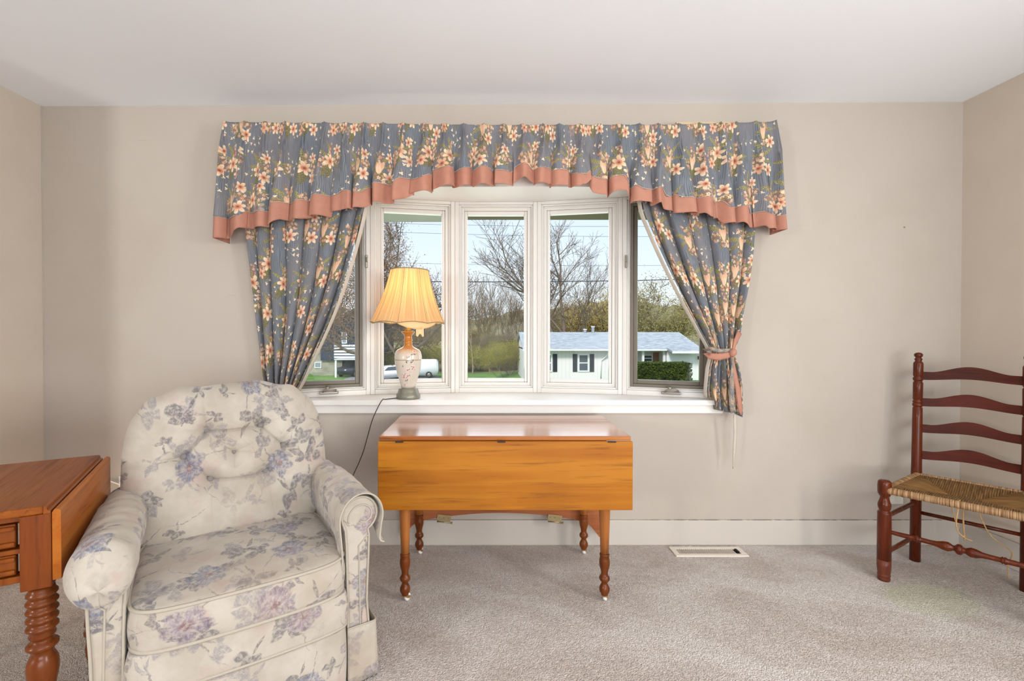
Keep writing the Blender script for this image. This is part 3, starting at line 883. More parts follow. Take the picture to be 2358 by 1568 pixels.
LL = [(330, 565), (520, 566), (600, 574), (700, 586), (800, 599), (880, 610), (930, 625), (1000, 622)]
LR = [(330, 852), (470, 842), (560, 822), (640, 798), (720, 768), (800, 732), (880, 694), (930, 668), (1000, 676)]
drape('drape', LL, LR, 7, lambda a: 990, 930, 4, M['drape_left'], 2.492,
      'blue floral drape gathered at the left of the window, behind the recliner', 1)
RL = [(330, 1462), (480, 1476), (540, 1499), (600, 1527), (680, 1568), (760, 1611), (815, 1640), (850, 1634), (900, 1628), (950, 1634), (1000, 1640)]
RR = [(330, 1745), (520, 1738), (580, 1733), (650, 1722), (720, 1706), (770, 1698), (815, 1690), (850, 1698), (900, 1704), (950, 1706), (1000, 1708)]
root_r, ptr = drape('drape', RL, RR, 6, lambda a: interp([(0, 915), (.18, 922), (.22, 944), (.7, 950), (.8, 948), (1, 960)], a), 815, 11, M['drape_right'], 2.492,
      'blue floral drape tied back at the right of the window', -1)

# tieback of the right drape
tb = empty('curtain_tieback', (0, 0, 0)); tag(tb, 'peach and floral sash knotted round the right hand drape', 'tieback')
def ribbon(b, pts, w, M_=None, thick=.002, tw=None):
    """flat strip along pts, width vector mostly vertical/horizontal across the path as seen from the room"""
    pts = [Vector(p) for p in pts]; n = len(pts)
    def f(a, t):
        s = t * (n - 1); i = min(int(s), n - 2); q = s - i
        p = pts[i].lerp(pts[i + 1], q); d = (pts[min(i + 1, n - 1)] - pts[max(i, 0)]).normalized()
        ac = d.cross(Vector((0, -1, 0)));
        ac = ac.normalized() if ac.length > .01 else Vector((1, 0, 0))
        ww = w if not isinstance(w, list) else lerp(w[i], w[i + 1], q)
        return p + ac * (a - .5) * ww + Vector((0, -.004 * sin(a * pi), 0))
    b.grid(f, 4, (n - 1) * 5)
bz = MB()
ribbon(bz, [at(1625, 813, 2.485), at(1634, 820, 2.45), at(1655, 822, 2.432), at(1676, 818, 2.428), at(1690, 812, 2.44)], [.026, .03, .036, .03, .022])
o = bz.build('band', M['peach_band'], tb, fixn=False); solidify(o, .003)
bz = MB(); ribbon(bz, [at(1622, 806, 2.50), at(1636, 803, 2.445), at(1660, 808, 2.43), at(1684, 806, 2.435)], [.018, .02, .02, .018])
o = bz.build('floral_facing', M['drape_right'], tb, fixn=False); solidify(o, .003)
bz = MB(); bz.lathe([(-.022, .004), (-.016, .014), (0, .019), (.016, .014), (.022, .004)], (0, 0, 0), 14, Matrix.Translation(at(1688, 812, 2.425)) @ Matrix.Rotation(R(25), 4, 'Y'))
bz.build('knot', M['peach_band'], tb)
bz = MB(); ribbon(bz, [at(1688, 806, 2.425), at(1694, 785, 2.43), at(1703, 765, 2.46)], [.012, .022, .03])
ribbon(bz, [at(1686, 822, 2.423), at(1690, 850, 2.425), at(1700, 900, 2.43), at(1706, 945, 2.436), at(1707, 955, 2.44)], [.014, .022, .026, .024, .006])
o = bz.build('tail', M['peach_band'], tb, fixn=False); solidify(o, .002)
bz = MB(); ribbon(bz, [at(1688, 822, 2.42), at(1686, 870, 2.425), at(1686, 930, 2.43), at(1690, 950, 2.44)], [.010, .022, .030, .03])
o = bz.build('floral_tail', M['drape_right'], tb, fixn=False); solidify(o, .002)
bz = MB(); ribbon(bz, [at(1693, 955, 2.45), at(1694, 1000, 2.46), at(1692, 1040, 2.47), at(1689, 1080, 2.475)], [.016, .018, .016, .002])
o = bz.build('lining_tail', M['lining'], tb, fixn=False); solidify(o, .001)

# ------------------------------------------------------------------ lamp on the seat board
LX, LY = -.437, 2.588
lamp = empty('table_lamp', (LX, LY, SZ)); tag(lamp, 'lit table lamp with flowered cream vase and pleated shade on the window seat', 'lamp')
def zc(c): return 1.974 - c * .0007764 - SZ
k_ = .000776
MB().lathe([(.0, .064), (.004, .067), (zc(1466), .067), (zc(1458), .060), (zc(1440), .056), (zc(1424), .052), (zc(1418), .045)], seg=40).build('lamp_base', M['pewter'], lamp)
prof = [(1419, 50), (1400, 54), (1370, 62), (1330, 76), (1290, 86), (1250, 93), (1215, 97), (1185, 96), (1160, 90), (1145, 78), (1133, 56), (1124, 38), (1114, 30), (1104, 28), (1100, 31), (1094, 31), (1090, 28), (1082, 27.5), (1078, 31), (1072, 31), (1068, 27), (1050, 26), (1038, 30), (1026, 40), (1019, 47), (1013, 47), (1010, 40), (1009, 15)]
MB().lathe([(zc(c), r * k_) for c, r in prof], seg=48).build('vase_body', M['glazed_vase'], lamp)
MB().lathe([(zc(1010), .017), (zc(1000), .018), (zc(996), .014), (zc(975), .014), (zc(972), .019), (zc(935), .019), (zc(930), .013), (zc(900), .013)], seg=20).build('socket', M['brass'], lamp)
g = G('lit_bulb'); em = g.node('ShaderNodeEmission'); em.inputs[0].default_value = (1, .72, .38, 1); em.inputs[1].default_value = 6
M['lit_bulb'] = g.done(S(g, em.outputs[0]))
MB().lathe([(0, .012), (.02, .016), (.045, .030), (.065, .030), (.082, .018), (.088, .004)], (0, 0, zc(900)), 20).build('bulb', M['lit_bulb'], lamp)
bl = bpy.data.lights.new('bulb_light', 'POINT'); bl.energy = .85; bl.color = (1, .72, .42); bl.shadow_soft_size = .03
bo = bpy.data.objects.new('bulb_light', bl); COL.objects.link(bo); bo.location = (LX, LY, SZ + zc(880) + .13)
ZB, ZT = 1.236 - SZ, 1.531 - SZ
def shade_pt(a, t, off=0.0):
    th = a * 2 * pi
    rb, rt = .203, .105
    u = t
    r = lerp(rb, rt, u ** .92) - .010 * sin(u * pi)
    panel = abs(sin(th * 4 + .4))          # eight gathered panels, flared scallops at the hem
    r += (.004 * (1 - u) * panel) + .0011 * sin(th * 110) * (1 - u * .5) + off
    z = lerp(ZB, ZT, u) + .008 * (1 - u) * (panel - .5)
    x = r * cos(th); y = r * sin(th)
    return Vector((x + .0 + (z - ZB) * .030, y, z + x * -.012))
b = MB(); b.grid(shade_pt, 440, 14, lambda a, t: (a * 2 * pi * 1.0, t))
o = b.build('lamp_shade', M['pleated_shade'], lamp, fixn=False)
b = MB()
b.tube([shade_pt(i / 96, 1.0) for i in range(96)], .0032, 6, closed=True)
b.tube([shade_pt(i / 192, 0.0) for i in range(192)], .0026, 6, closed=True)
for k in range(8):
    a = (k * pi / 4 - .1) / (2 * pi)
    b.tube([shade_pt(a, t / 10, .001) for t in range(11)], .0012, 5)
b.build('shade_trim', M['shade_trim'], lamp)
# torn lining sagging under the hem
b = MB()
pts = []
for i in range(25):
    s = i / 24; th = lerp(R(-98), R(-30), s)
    p = Vector((.19 * cos(th), .19 * sin(th), ZB - .030 * sin(s * pi) ** .8 - .004)); pts.append(p)
b.tube(pts, [.0016 + .0022 * sin(i / 24 * pi) for i in range(25)], 6)
def sag(a, t):
    s = a * 24; i = min(int(s), 23); p = pts[i].lerp(pts[i + 1], s - i)
    q = Vector((p.x * .96, p.y * .96, ZB + .01)); r = p.lerp(q, t); r.z += .004 * sin(a * 60) * t; return r
b.grid(sag, 60, 6)
def rag(a, t):
    p = at(lerp(958, 976, a), lerp(752, lerp(768, 776, .5) + 4 * sin(a * 9), t), 2.42)
    return Vector((p.x - LX, p.y - LY + .004 * sin(a * 12), p.z - SZ))
b.grid(rag, 8, 5)
b.build('torn_lining', M['shade_lining'], lamp, fixn=False)
# cord
b = MB()
cp = [at(914, 912, 2.575), at(900, 912, 2.55), at(887, 914, 2.518), at(880, 921, 2.498), at(868, 942, 2.490), at(856, 970, 2.488), at(846, 1005, 2.478), at(836, 1040, 2.47), at(824, 1070, 2.46), at(811, 1100, 2.45), at(805, 1140, 2.45)]
def smooth_path(pts, n=8):
    out = []
    m = len(pts)
    for i in range(m - 1):
        p0 = pts[max(i - 1, 0)]; p1 = pts[i]; p2 = pts[i + 1]; p3 = pts[min(i + 2, m - 1)]
        for k in range(n):
            t = k / n
            out.append(.5 * ((2 * p1) + (p2 - p0) * t + (2 * p0 - 5 * p1 + 4 * p2 - p3) * t * t + (3 * p1 - p0 - 3 * p2 + p3) * t ** 3))
    out.append(pts[-1]); return out
cp[0].z = SZ + .003; cp[1].z = SZ + .003; cp[2].z = SZ + .004
cp += [Vector((-.78, 2.46, .02)), Vector((-1.2, 2.45, .006))]
b.tube(smooth_path(cp), .0024, 6)
o = b.build('lamp_cord', M['black_rubber']); tag(o, 'thin black lamp cord hanging from the window seat board behind the recliner', 'cord')
# ------------------------------------------------------------------ drop-leaf table under the window
ct = empty('drop_leaf_table', (.0825, 2.22, 0)); tag(ct, 'honey pine drop-leaf table on white casters under the window', 'table')
TX0, TX1 = -.5405, .5405; TY0, TY1 = -.248, .253
b = MB(); b.span((TX0, TY0, .7165), (TX1, .142, .7355), None, .003); b.span((TX0, .1427, .7165), (TX1, TY1, .7355), None, .003)
b.build('tabletop', M['pine_top'], ct)
b = MB(); b.span((TX0 - .002, TY0 - .020, .4235), (TX1 + .002, TY0 - .002, .7165), None, .003)
lf = b.build('front_leaf', M['pine_leaf'], ct)
for px in (919, 1155, 1410):
    x = (px - 1119) * 1.95 / F_PX - .0825
    MB().box((x, TY0 - .022, .7165), (.034, .008, .006), None, .0015).build('hinge', M['dark_iron'], lf)
# rear leaf with an arched lower edge
z0, z1 = .078, .185
poly = [(TX0, .7165), (TX0, z0 + .0)]
poly += [(TX0 + .012, z0)]
for i in range(17):
    s = i / 16; x = lerp(TX0 + .012, TX0 + .11, s); poly.append((x, z0 + (.163 - z0) * sin(s * pi / 2)))
for i in range(1, 20):
    s = i / 20; x = lerp(TX0 + .11, TX1 - .11, s); poly.append((x, .163 + .045 * sin(s * pi) ** .8))
for i in range(17):
    s = 1 - i / 16; x = lerp(TX1 - .012, TX1 - .11, s); poly.append((x, z0 + (.163 - z0) * sin(s * pi / 2)))
poly += [(TX1, z0), (TX1, .7165)]
rl = MB().prism(poly, TY1 + .003, TY1 + .020).build('rear_leaf', M['rear_board'], ct)
rl['label'] = 'reddish rear leaf with arched lower edge'
for px in (1021, 1279):
    p = at(px, 1200, 2.455); x = p.x - .0825
    h = MB(); Mh = Matrix.Translation((x, TY1 - .004, p.z)) @ Matrix.Rotation(R(6), 4, 'Y')
    h.box((0, 0, .008), (.076, .003, .032), Mh, .001)
    h.tube([Mh @ Vector((-.036, -.003, -.013)), Mh @ Vector((.046, -.003, -.013))], .0042, 8)
    for q in (-.026, 0, .026): h.lathe([(0, .003), (.002, .003)], (0, 0, 0), 8, Mh @ Matrix.Translation((q, -.0015, .010)) @ Matrix.Rotation(R(90), 4, 'X'))
    h.lathe([(0, .006), (.005, .006)], (0, 0, 0), 8, Mh @ Matrix.Translation((.043, -.003, -.013)) @ Matrix.Rotation(R(90), 4, 'Y'))
    h.build('brass_hinge', M['old_brass'], rl)
LEGX = (-.4365, .4365)
b = MB()
for y in (-.205, .205): b.span((LEGX[0], y - .010, .60), (LEGX[1], y + .010, .7165))
for x in LEGX: b.span((x - .010, -.20, .60), (x + .010, .20, .7165))
b.build('apron', M['pine_leg'], ct)
def cpz(c): return .8703 - c * .0005896
c_r = [(1110, 19), (1114, 22), (1121, 23), (1127, 20), (1132, 22), (1138, 20), (1150, 22.5), (1170, 24), (1190, 24), (1210, 22), (1235, 17.5), (1255, 15.5), (1272, 16.5), (1282, 22), (1292, 24), (1304, 24), (1314, 20), (1322, 15), (1333, 13.5), (1345, 17), (1362, 22.5), (1380, 24), (1397, 22), (1410, 17), (1416, 16), (1419, 16)]
for iy, y in enumerate((-.214, .214)):
    for ix, x in enumerate(LEGX):
        root = MB().lathe([(.70, .025), (.55, .0245), (.40, .0235), (.30, .0205), (cpz(1108), .0183)], (x, y, 0), 28).build('leg', M['pine_leg'], ct)
        MB().lathe([(cpz(c), r * .00095) for c, r in c_r], (x, y, 0), 28).build('turning', M['dark_turning'], root)
        rot = Matrix.Translation((x, y, 0)) @ Matrix.Rotation(R([(62, 58), (70, 60)][iy][ix]), 4, 'Z')
        cb = MB(); cb.lathe([(.027, .011), (.031, .013), (.0355, .014), (.037, .012)], (x, y, 0), 16)
        for s in (-1, 1):
            cb.prism([(.004, .031), (-.012, .030), (.014, .012), (.022, .013), (.024, .020)], s * .0095 - .001, s * .0095 + .001, 'y', rot)
        cb.tube([rot @ Vector((.016, -.011, .0165)), rot @ Vector((.016, .011, .0165))], .0025, 8)
        cr_ = cb.build('caster', M['brass'], root)
        cw = MB(); cw.lathe([(-.0075, .010), (-.0065, .0155), (-.003, .0165), (.003, .0165), (.0065, .0155), (.0075, .010)], (0, 0, 0), 24,
                            rot @ Matrix.Translation((.016, 0, .0168)) @ Matrix.Rotation(R(90), 4, 'X'))
        w_ = cw.build('caster_wheel', M['porcelain'], root); w_['label'] = 'white porcelain caster wheel'

# ------------------------------------------------------------------ floor register and outlets
vt = empty('floor_register', (1.194, 2.462, 0)); tag(vt, 'cream metal floor register set in the carpet by the wall', 'vent')
b = MB(); X, Y = .192, .052
b.span((-X, -Y, 0), (X, -Y + .024, .008), None, .002); b.span((-X, Y - .024, 0), (X, Y, .008), None, .002)
b.span((-X, -Y + .024, 0), (-X + .028, Y - .024, .008), None, .002); b.span((X - .028, -Y + .024, 0), (X, Y - .024, .008), None, .002)
b.build('frame', M['vent_enamel'], vt)
MB().span((-X + .02, -Y + .02, .0005), (X - .02, Y - .02, .002)).build('duct', M['vent_dark'], vt)
b = MB()
for k in range(27):
    x = -X + .036 + k * .0112
    b.box((0, 0, 0), (.0022, .056, .007), Matrix.Translation((x, 0, .005)) @ Matrix.Rotation(R(28), 4, 'Y'))
b.build('louvre', M['vent_enamel'], vt)
MB().box((X - .036, .004, .009), (.012, .034, .005), Matrix.Identity(4), .001).build('damper_lever', M['vent_dark'], vt)

def outlet(loc, label, plug=False):
    o = empty('wall_outlet', loc); tag(o, label, 'outlet')
    MB().box((0, -.003, 0), (.072, .006, .115), None, .003).build('plate', M['white_plastic'], o)
    for dz in (-.024, .024):
        MB().box((0, -.007, dz), (.032, .003, .028), None, .004).build('socket', M['white_plastic'], o)
    return o
outlet((2.285, WALL_Y, .285), 'cream wall outlet behind the ladder-back chair')
outlet((-2.005, WALL_Y, .325), 'white wall outlet between the side table and the recliner')
b = MB()
q0 = Vector((-2.005, WALL_Y - .012, .345))
b.box(q0 + Vector((0, -.010, 0)), (.028, .028, .030), None, .006)
b.tube(smooth_path([q0 + Vector((-.005, -.02, .0)), q0 + Vector((-.03, -.04, .02)), q0 + Vector((-.07, -.035, .03)), q0 + Vector((-.11, -.03, .0)), q0 + Vector((-.13, -.04, -.10)), q0 + Vector((-.06, -.05, -.20)), q0 + Vector((-.03, -.04, -.30)), q0 + Vector((-.1, -.05, -.338))]), .0035, 6)
o = b.build('extension_cord', M['white_plastic']); tag(o, 'white extension cord plugged in behind the recliner, looping down the wall', 'cord')

# ------------------------------------------------------------------ recliner
AR = atan2(.543, .84)
rec = empty('recliner', (-.878, 1.628, 0), AR); tag(rec, 'cream floral upholstered recliner with rolled arms and button tufted back', 'armchair')
def superell(a, n): 
    c, s = cos(a), sin(a)
    return (abs(c) ** (2 / n) * (1 if c >= 0 else -1), abs(s) ** (2 / n) * (1 if s >= 0 else -1))
# --- tufted back
BT = [(-.09, .80), (.10, .80), (-.165, .715), (.0, .715), (.18, .715), (-.08, .628), (.108, .628)]
LINES = [(0, 1, 1), (0, 2, 1), (2, 5, .9), (5, 6, .9), (6, 4, .9), (4, 1, 1)]
EXTRA = [((-.165, .715), (-.36, .722), .8), ((.18, .715), (.36, .735), 1.0), ((-.165, .715), (-.30, .80), .5), ((.18, .715), (.32, .80), .5),
         ((-.09, .80), (-.10, .97), .6), ((.0, .83), (.005, .97), .6), ((.10, .80), (.11, .97), .6), ((-.08, .628), (-.085, .42), .35), ((.108, .628), (.14, .42), .35),
         ((.0, .715), (.0, .66), .7), ((.0, .715), (-.05, .76), .5), ((.0, .715), (.09, .76), .5), ((.0, .715), (-.075, .722), .5), ((.0, .715), (.09, .715), .5), ((-.09, .80), (-.22, .83), .5), ((.10, .80), (.24, .86), .5),
         ((.108, .628), (.27, .60), .4), ((-.08, .628), (-.26, .58), .3)]
def segd(px, pz, a, b_):
    ax, az = a; bx, bz_ = b_
    dx, dz = bx - ax, bz_ - az; L2 = dx * dx + dz * dz
    t = max(0, min(1, ((px - ax) * dx + (pz - az) * dz) / L2))
    return hypot(px - ax - dx * t, pz - az - dz * t), t
def tuft(px, pz):
    d = 0.0
    for bx, bz_ in BT:
        r2 = (px - bx) ** 2 + (pz - bz_) ** 2
        d += .012 * exp(-r2 / .016 ** 2) + .030 * exp(-r2 / .042 ** 2)
    ln = 0.0
    for i, j, s in LINES:
        dist, t = segd(px, pz, BT[i], BT[j])
        ln = max(ln, s * (.016 * exp(-dist / .004) + .016 * exp(-(dist / .034) ** 2)))
    for a, b_, s in EXTRA:
        dist, t = segd(px, pz, a, b_)
        ln = max(ln, s * (1 - .7 * t) * (.017 * exp(-dist / .004) + .012 * exp(-(dist / .028) ** 2)))
    d += ln
    return d
def bplane(pz): return .128 + .36 * (pz - .46)
def back_outline(th):
    cx_, sx_ = superell(th, 3.6 if sin(th) > 0 else 4.2)
    w = .352
    x = w * cx_; z = .665 + (.305 if sx_ > 0 else .27) * sx_
    x *= 1 - .05 * max(0, (z - .70) / .27) ** 1.3 
    z += .006 * sin(th * 14) * max(0, sx_)
    return x, z
def back_front(a, t):
    th = a * 2 * pi; ox, oz = back_outline(th)
    rho = t ** .8
    x = ox * rho; z = .665 + (oz - .665) * rho
    bul = .105 * sqrt(max(0, 1 - rho ** 5))
    edge = min(1, (1 - rho) * 6)
    bul -= tuft(x, z) * min(1, edge + .15)
    bul += .004 * sin(x * 23 + z * 11) * edge
    return Vector((x, bplane(z) - bul + .03, z))
def back_rear(a, t):
    th = a * 2 * pi; ox, oz = back_outline(th); rho = 1 - t
    x = ox * rho; z = .665 + (oz - .665) * rho
    return Vector((x, bplane(z) + .03 + .085 * sqrt(max(0, 1 - rho ** 4)), z))
b = MB()
b.grid(back_front, 420, 170); b.grid(back_rear, 100, 14)
o = b.build('backrest', M['recliner_back_cloth'], rec)
uvl = o.data.uv_layers[0].data
for l in o.data.loops:
    c = o.data.vertices[l.vertex_index].co; uvl[l.index].uv = (c.x, c.z)
for bx, bz_ in BT:
    bb = MB(); y = bplane(bz_) + .03 - .105 + tuft(bx, bz_)
    bb.lathe([(-.004, .011), (.002, .0135), (.008, .012), (.0125, .007), (.014, .001)], (0, 0, 0), 16, Matrix.Translation((bx, y - .005, bz_)) @ Matrix.Rotation(R(90), 4, 'X'))
    bb.build('tuft_button', M['button_cloth'], rec)

def slab(b, outline, zt, zb, crown, bulge, n=120, rz=.03, uvo=(0, 0)):
    """cushion: outline(th) -> x,y ; top crowned, rounded shoulder, sides bulging"""
    cx_ = sum(outline(i / n * 2 * pi)[0] for i in range(n)) / n; cy_ = sum(outline(i / n * 2 * pi)[1] for i in range(n)) / n
    rows = []
    for k in range(15): 
        q = k / 14 * .97; rows.append((q, zt + crown * (1 - q ** 2.2)))
    for k in range(1, 5):
        a = k / 4 * pi / 2; rows.append((.97 + .03 * sin(a), zt - rz * .35 * (1 - cos(a))))
    m = 8
    for k in range(1, m + 1):
        q = k / m; rows.append((1.0 + bulge * sin(q * pi), lerp(zt - rz * .35, zb, q)))
    rows.append((.95, zb)); rows.append((.0, zb))
    def f(a, t):
        i = min(int(round(t * (len(rows) - 1))), len(rows) - 1); q, z = rows[i]
        x, y = outline(a * 2 * pi)
        return Vector((cx_ + (x - cx_) * q, cy_ + (y - cy_) * q, z))
    b.grid(f, n, len(rows) - 1)
    return cx_, cy_
def box_uv(o, s=1.0):
    """triplanar uv with normals, front faces continue the top"""
    uvl = o.data.uv_layers[0].data
    for p in o.data.polygons:
        nr = p.normal
        ax = 2 if abs(nr.z) > .6 else (1 if abs(nr.y) > abs(nr.x) else 0)
        for li in p.loop_indices:
            c = o.data.vertices[o.data.loops[li].vertex_index].co
            uvl[li].uv = ((c.y, c.z), (c.x, c.z), (c.x, c.y * 1.0 + .2))[ax]
def seat_outline(th, gx=.288, gy0=-.365, gy1=.15):
    x, y = superell(th, 7)
    cyy = (gy0 + gy1) / 2; X = gx * x; Y = cyy + (gy1 - gy0) / 2 * y
    if Y < cyy: Y -= .016 * (1 - (X / gx) ** 2)
    return X, Y
b = MB(); slab(b, seat_outline, .452, .338, .022, .022)
o = b.build('seat_cushion', M['recliner_seat_cloth'], rec); box_uv(o)
def loop_at(outline, z, k=1.0, n=140, only_front=False, ycut=.0):
    pts = []
    for i in range(n):
        th = -pi + i / n * 2 * pi - pi / 2
        x, y = outline(th)
        if only_front and y > ycut: continue
        pts.append(Vector((x * k, y * k + (-.0 if k == 1 else 0), z)))
    return pts
b = MB()
b.tube(loop_at(seat_outline, .447, 1.0), .0052, 7, closed=True)
b.tube(loop_at(seat_outline, .340, 1.0), .0052, 7, closed=True)
sp = b.build('seat_piping', M['recliner_piping'], rec)
# footrest panel and lower front panel
def fr_outline(th): 
    x, y = seat_outline(th, .286, -.36, -.20); return x, y
b = MB(); slab(b, fr_outline, .336, .225, -.004, .03, rz=.02)
o = b.build('footrest_panel', M['recliner_front_cloth'], rec); box_uv(o)
b = MB(); b.tube(loop_at(fr_outline, .228), .0045, 7, closed=True); b.build('footrest_piping', M['recliner_piping'], rec)
def lo_outline(th):
    x, y = seat_outline(th, .286, -.352, -.20); return x, y
b = MB(); slab(b, lo_outline, .217, .022, -.004, .012, rz=.02)
o = b.build('lower_front_panel', M['recliner_front_cloth'], rec); box_uv(o)
b = MB(); b.span((-.29, -.20, .05), (.29, .22, .33)); b.build('seat_base', M['recliner_arm_cloth'], rec)

# arms: cross-section in (x, z) for the right hand one, mirrored for the left
ROLL = (.336, .565, .064)
def arm_section(inset=0.0, rollr=None):
    cx_, cz_, r = ROLL; r = (rollr or r) - inset
    pts = [(.293 + inset, .02), (.293 + inset, .12), (.292 + inset, .25), (.290 + inset, .38), (.288 + inset, .46), (.284 + inset, .52)]
    for k in range(19):
        a = R(lerp(198, -62, k / 18)); pts.append((cx_ + r * cos(a), cz_ + r * sin(a)))
    pts += [(.372 - inset, .490), (.370 - inset, .42), (.366 - inset, .34), (.364 - inset, .27), (.370 - inset, .19), (.376 - inset, .12), (.380 - inset, .02)]
    return pts
def arm_zoff(y, z):
    if z < .45: return 0
    q = (z - .45) / .2
    return q * .006 * sin((y + .3) / .55 * pi)
for s in (-1, 1):
    b = MB()
    ys = [(-.312, .014), (-.310, .008), (-.305, .003), (-.297, .0)] + [(-.297 + (.25 + .297) * k / 16, .0) for k in range(1, 17)]
    secs = [arm_section(i) for _, i in ys]; n = len(secs[0])
    vs = []; fs = []
    for (y, i), sec in zip(ys, secs):
        for x, z in sec: vs.append((s * x, y, z + arm_zoff(y, z)))
    for j in range(len(ys) - 1):
        for k in range(n):
            k2 = (k + 1) % n; fs.append([j * n + k, j * n + k2, (j + 1) * n + k2, (j + 1) * n + k])
    fs.append(list(range(n))[::-1]); fs.append([(len(ys) - 1) * n + k for k in range(n)])
    b.add(vs, fs)
    arm = b.build('arm', M['recliner_arm_cloth'], rec); box_uv(arm)
    # piping round the front panel of the arm
    b = MB(); sec = arm_section(.004); b.tube([Vector((s * x, -.311, z + arm_zoff(-.31, z))) for x, z in sec], .0042, 6)
    sec2 = [(x, z) for x, z in arm_section(.026) if z < .52]; 
    inner = [(p[0] + .018, p[1]) for p in sec2[:6]]
    b.tube([Vector((s * x, -.3125, z)) for x, z in inner], .003, 6)
    b.build('arm_piping', M['recliner_piping'], arm)
    # arm cover (protector) over the roll
    cx_, cz_, r = ROLL
    if s < 0:
        # closed sleeve with a drooping rounded front end
        def sleeve(a, t):
            y = lerp(-.365, .10, t)
            q = min(1, max(0, (-.30 - y) / .065))
            k = sqrt(max(0, 1 - q ** 2.6)) if q > 0 else 1
            swell = 1.0 + .05 * exp(-((y + .28) / .07) ** 2)
            cl = smooth01((-.27 - y) / .05); th = lerp(R(lerp(222, 268, cl)), R(lerp(-96, -92, cl)), a)
            rr_ = (r + .005) * swell * k
            dx = .003 * exp(-((y + .30) / .09) ** 2)
            wr = .0025 * sin(a * 17 + y * 60) * sin(y * 37 + 1)
            lowz = -.012 * max(0, sin(th + pi)) * swell * k
            return Vector((s * (cx_ + dx + (rr_ + wr) * cos(th)), y, cz_ + (rr_ + wr) * sin(th) + arm_zoff(max(y, -.31), cz_ + .06) * .85 + lowz - .030 * q * q))
        b = MB(); b.grid(sleeve, 64, 60, lambda a, t: (a * .42, t * .5))
    else:
        def flap(a, t):
            y = lerp(-.345, .09, t)
            fr = exp(-((y + .345) / .06) ** 2)
            th0 = 205 + 28 * fr; th1 = -70 - 20 * fr
            th = R(lerp(th0, th1, a)); rr_ = r + .006 + .005 * fr
            wr = .003 * sin(a * 13 + y * 50) * sin(y * 31)
            x = cx_ + (rr_ + wr) * cos(th); z = cz_ + (rr_ + wr) * sin(th)
            if a < .14: q = (.14 - a) / .14; x = lerp(x, cx_ - rr_ * .93, q); z -= .045 * q * (1 + 1.1 * fr)
            if a > .80: q = (a - .80) / .2; x = lerp(x, cx_ + rr_ * 1.10, q * .9); z = lerp(z, cz_ - .03, q) - .035 * q * (1 + .9 * fr)
            return Vector((x, y + .01 * sin(a * pi) * fr, z + arm_zoff(max(y, -.31), cz_ + .06) * .85))
        b = MB(); b.grid(flap, 72, 50, lambda a, t: (a * .42, t * .46))
    cv = b.build('arm_cover', M['recliner_arm_cloth'], arm, fixn=False); box_uv(cv); solidify(cv, .004, 0)
    if s > 0:
        b = MB()
        b.tube([flap(a / 60, 0) for a in range(61)], .003, 6)
        # spiral of the scroll on the bare front of the roll
        b.tube([Vector((cx_ + .010 + (.050 - .030 * t / 40) * cos(R(200 - t * 8)), -.313, cz_ - .006 + (.048 - .030 * t / 40) * sin(R(200 - t * 8)))) for t in range(41)], .003, 6)
        b.build('cover_hem', M['recliner_piping'], arm)
    # skirt at the foot of the arm
    b = MB()
    def skirt(a, t):
        # round the front and the outer side
        L = [(.292, -.318), (.386, -.318), (.392, -.31), (.392, .24)]
        d = [0, .103, .114, .66]; q = a * .66
        for i in range(3):
            if q <= d[i + 1] or i == 2:
                w = (q - d[i]) / (d[i + 1] - d[i]); x = lerp(L[i][0], L[i + 1][0], w); y = lerp(L[i][1], L[i + 1][1], w); break
        fl = .006 * t
        return Vector((s * (x + fl * (1 if a > .16 else 0)), y - fl * (1 if a < .18 else 0) + .002 * sin(a * 60) * t, lerp(.192, .010, t)))
    b.grid(skirt, 60, 8, lambda a, t: (a * .66, -t * .18)); o = b.build('skirt', M['recliner_front_cloth'], arm, fixn=False); solidify(o, .004, 0)
    b = MB(); b.tube([skirt(i / 60, 0) + Vector((0, 0, .001)) for i in range(61)], .003, 6); b.build('skirt_piping', M['recliner_piping'], arm)
# outside back
b = MB(); b.prism([(-.37, .03), (-.37, .50), (-.31, .60), (.31, .60), (.37, .50), (.37, .03)], .22, .30, 'y'); b.build('rear_panel', M['recliner_arm_cloth'], rec)

# ------------------------------------------------------------------ work table at the left
wt = empty('side_table', (-1.113, 1.153, 0), atan2(.49, .87)); tag(wt, 'antique cherry drop-leaf work table with rope-turned legs beside the recliner', 'table')
TD, TW = .565, .72
b = MB(); b.span((-TW, 0, .722), (0, TD, .742), None, .004)
b.prism([(0, .742), (.006, .738), (.008, .730), (.014, .728), (.014, .722), (0, .722)], 0, TD, 'y')
b.build('tabletop', M['cherry_top'], wt)
b = MB(); b.prism([(.017, .552), (.017, .724), (.021, .731), (.029, .731), (.034, .726), (.034, .552)], -.002, TD + .004, 'y')
wl = b.build('right_leaf', M['cherry_leaf'], wt)
for hy in (.075, TD - .09): MB().box((.014, hy, .7215), (.018, .03, .003)).build('hinge', M['dark_iron'], wl)
b = MB(); b.span((-TW - .034, -.002, .552), (-TW - .017, TD + .004, .731)); b.build('left_leaf', M['cherry_leaf'], wt)
b = MB()
for x in (-.03, -TW + .03): b.span((x - .010, .06, .55), (x + .010, TD - .06, .722))
b.span((-TW + .06, TD - .04, .55), (-.06, TD - .02, .722))
b.span((-TW + .06, .012, .555), (-.045, .05, .572), None, .002); b.span((-TW + .06, .012, .628), (-.045, .05, .640), None, .002); b.span((-TW + .06, .012, .708), (-.045, .05, .722), None, .002)
b.build('case', M['cherry_leg'], wt)
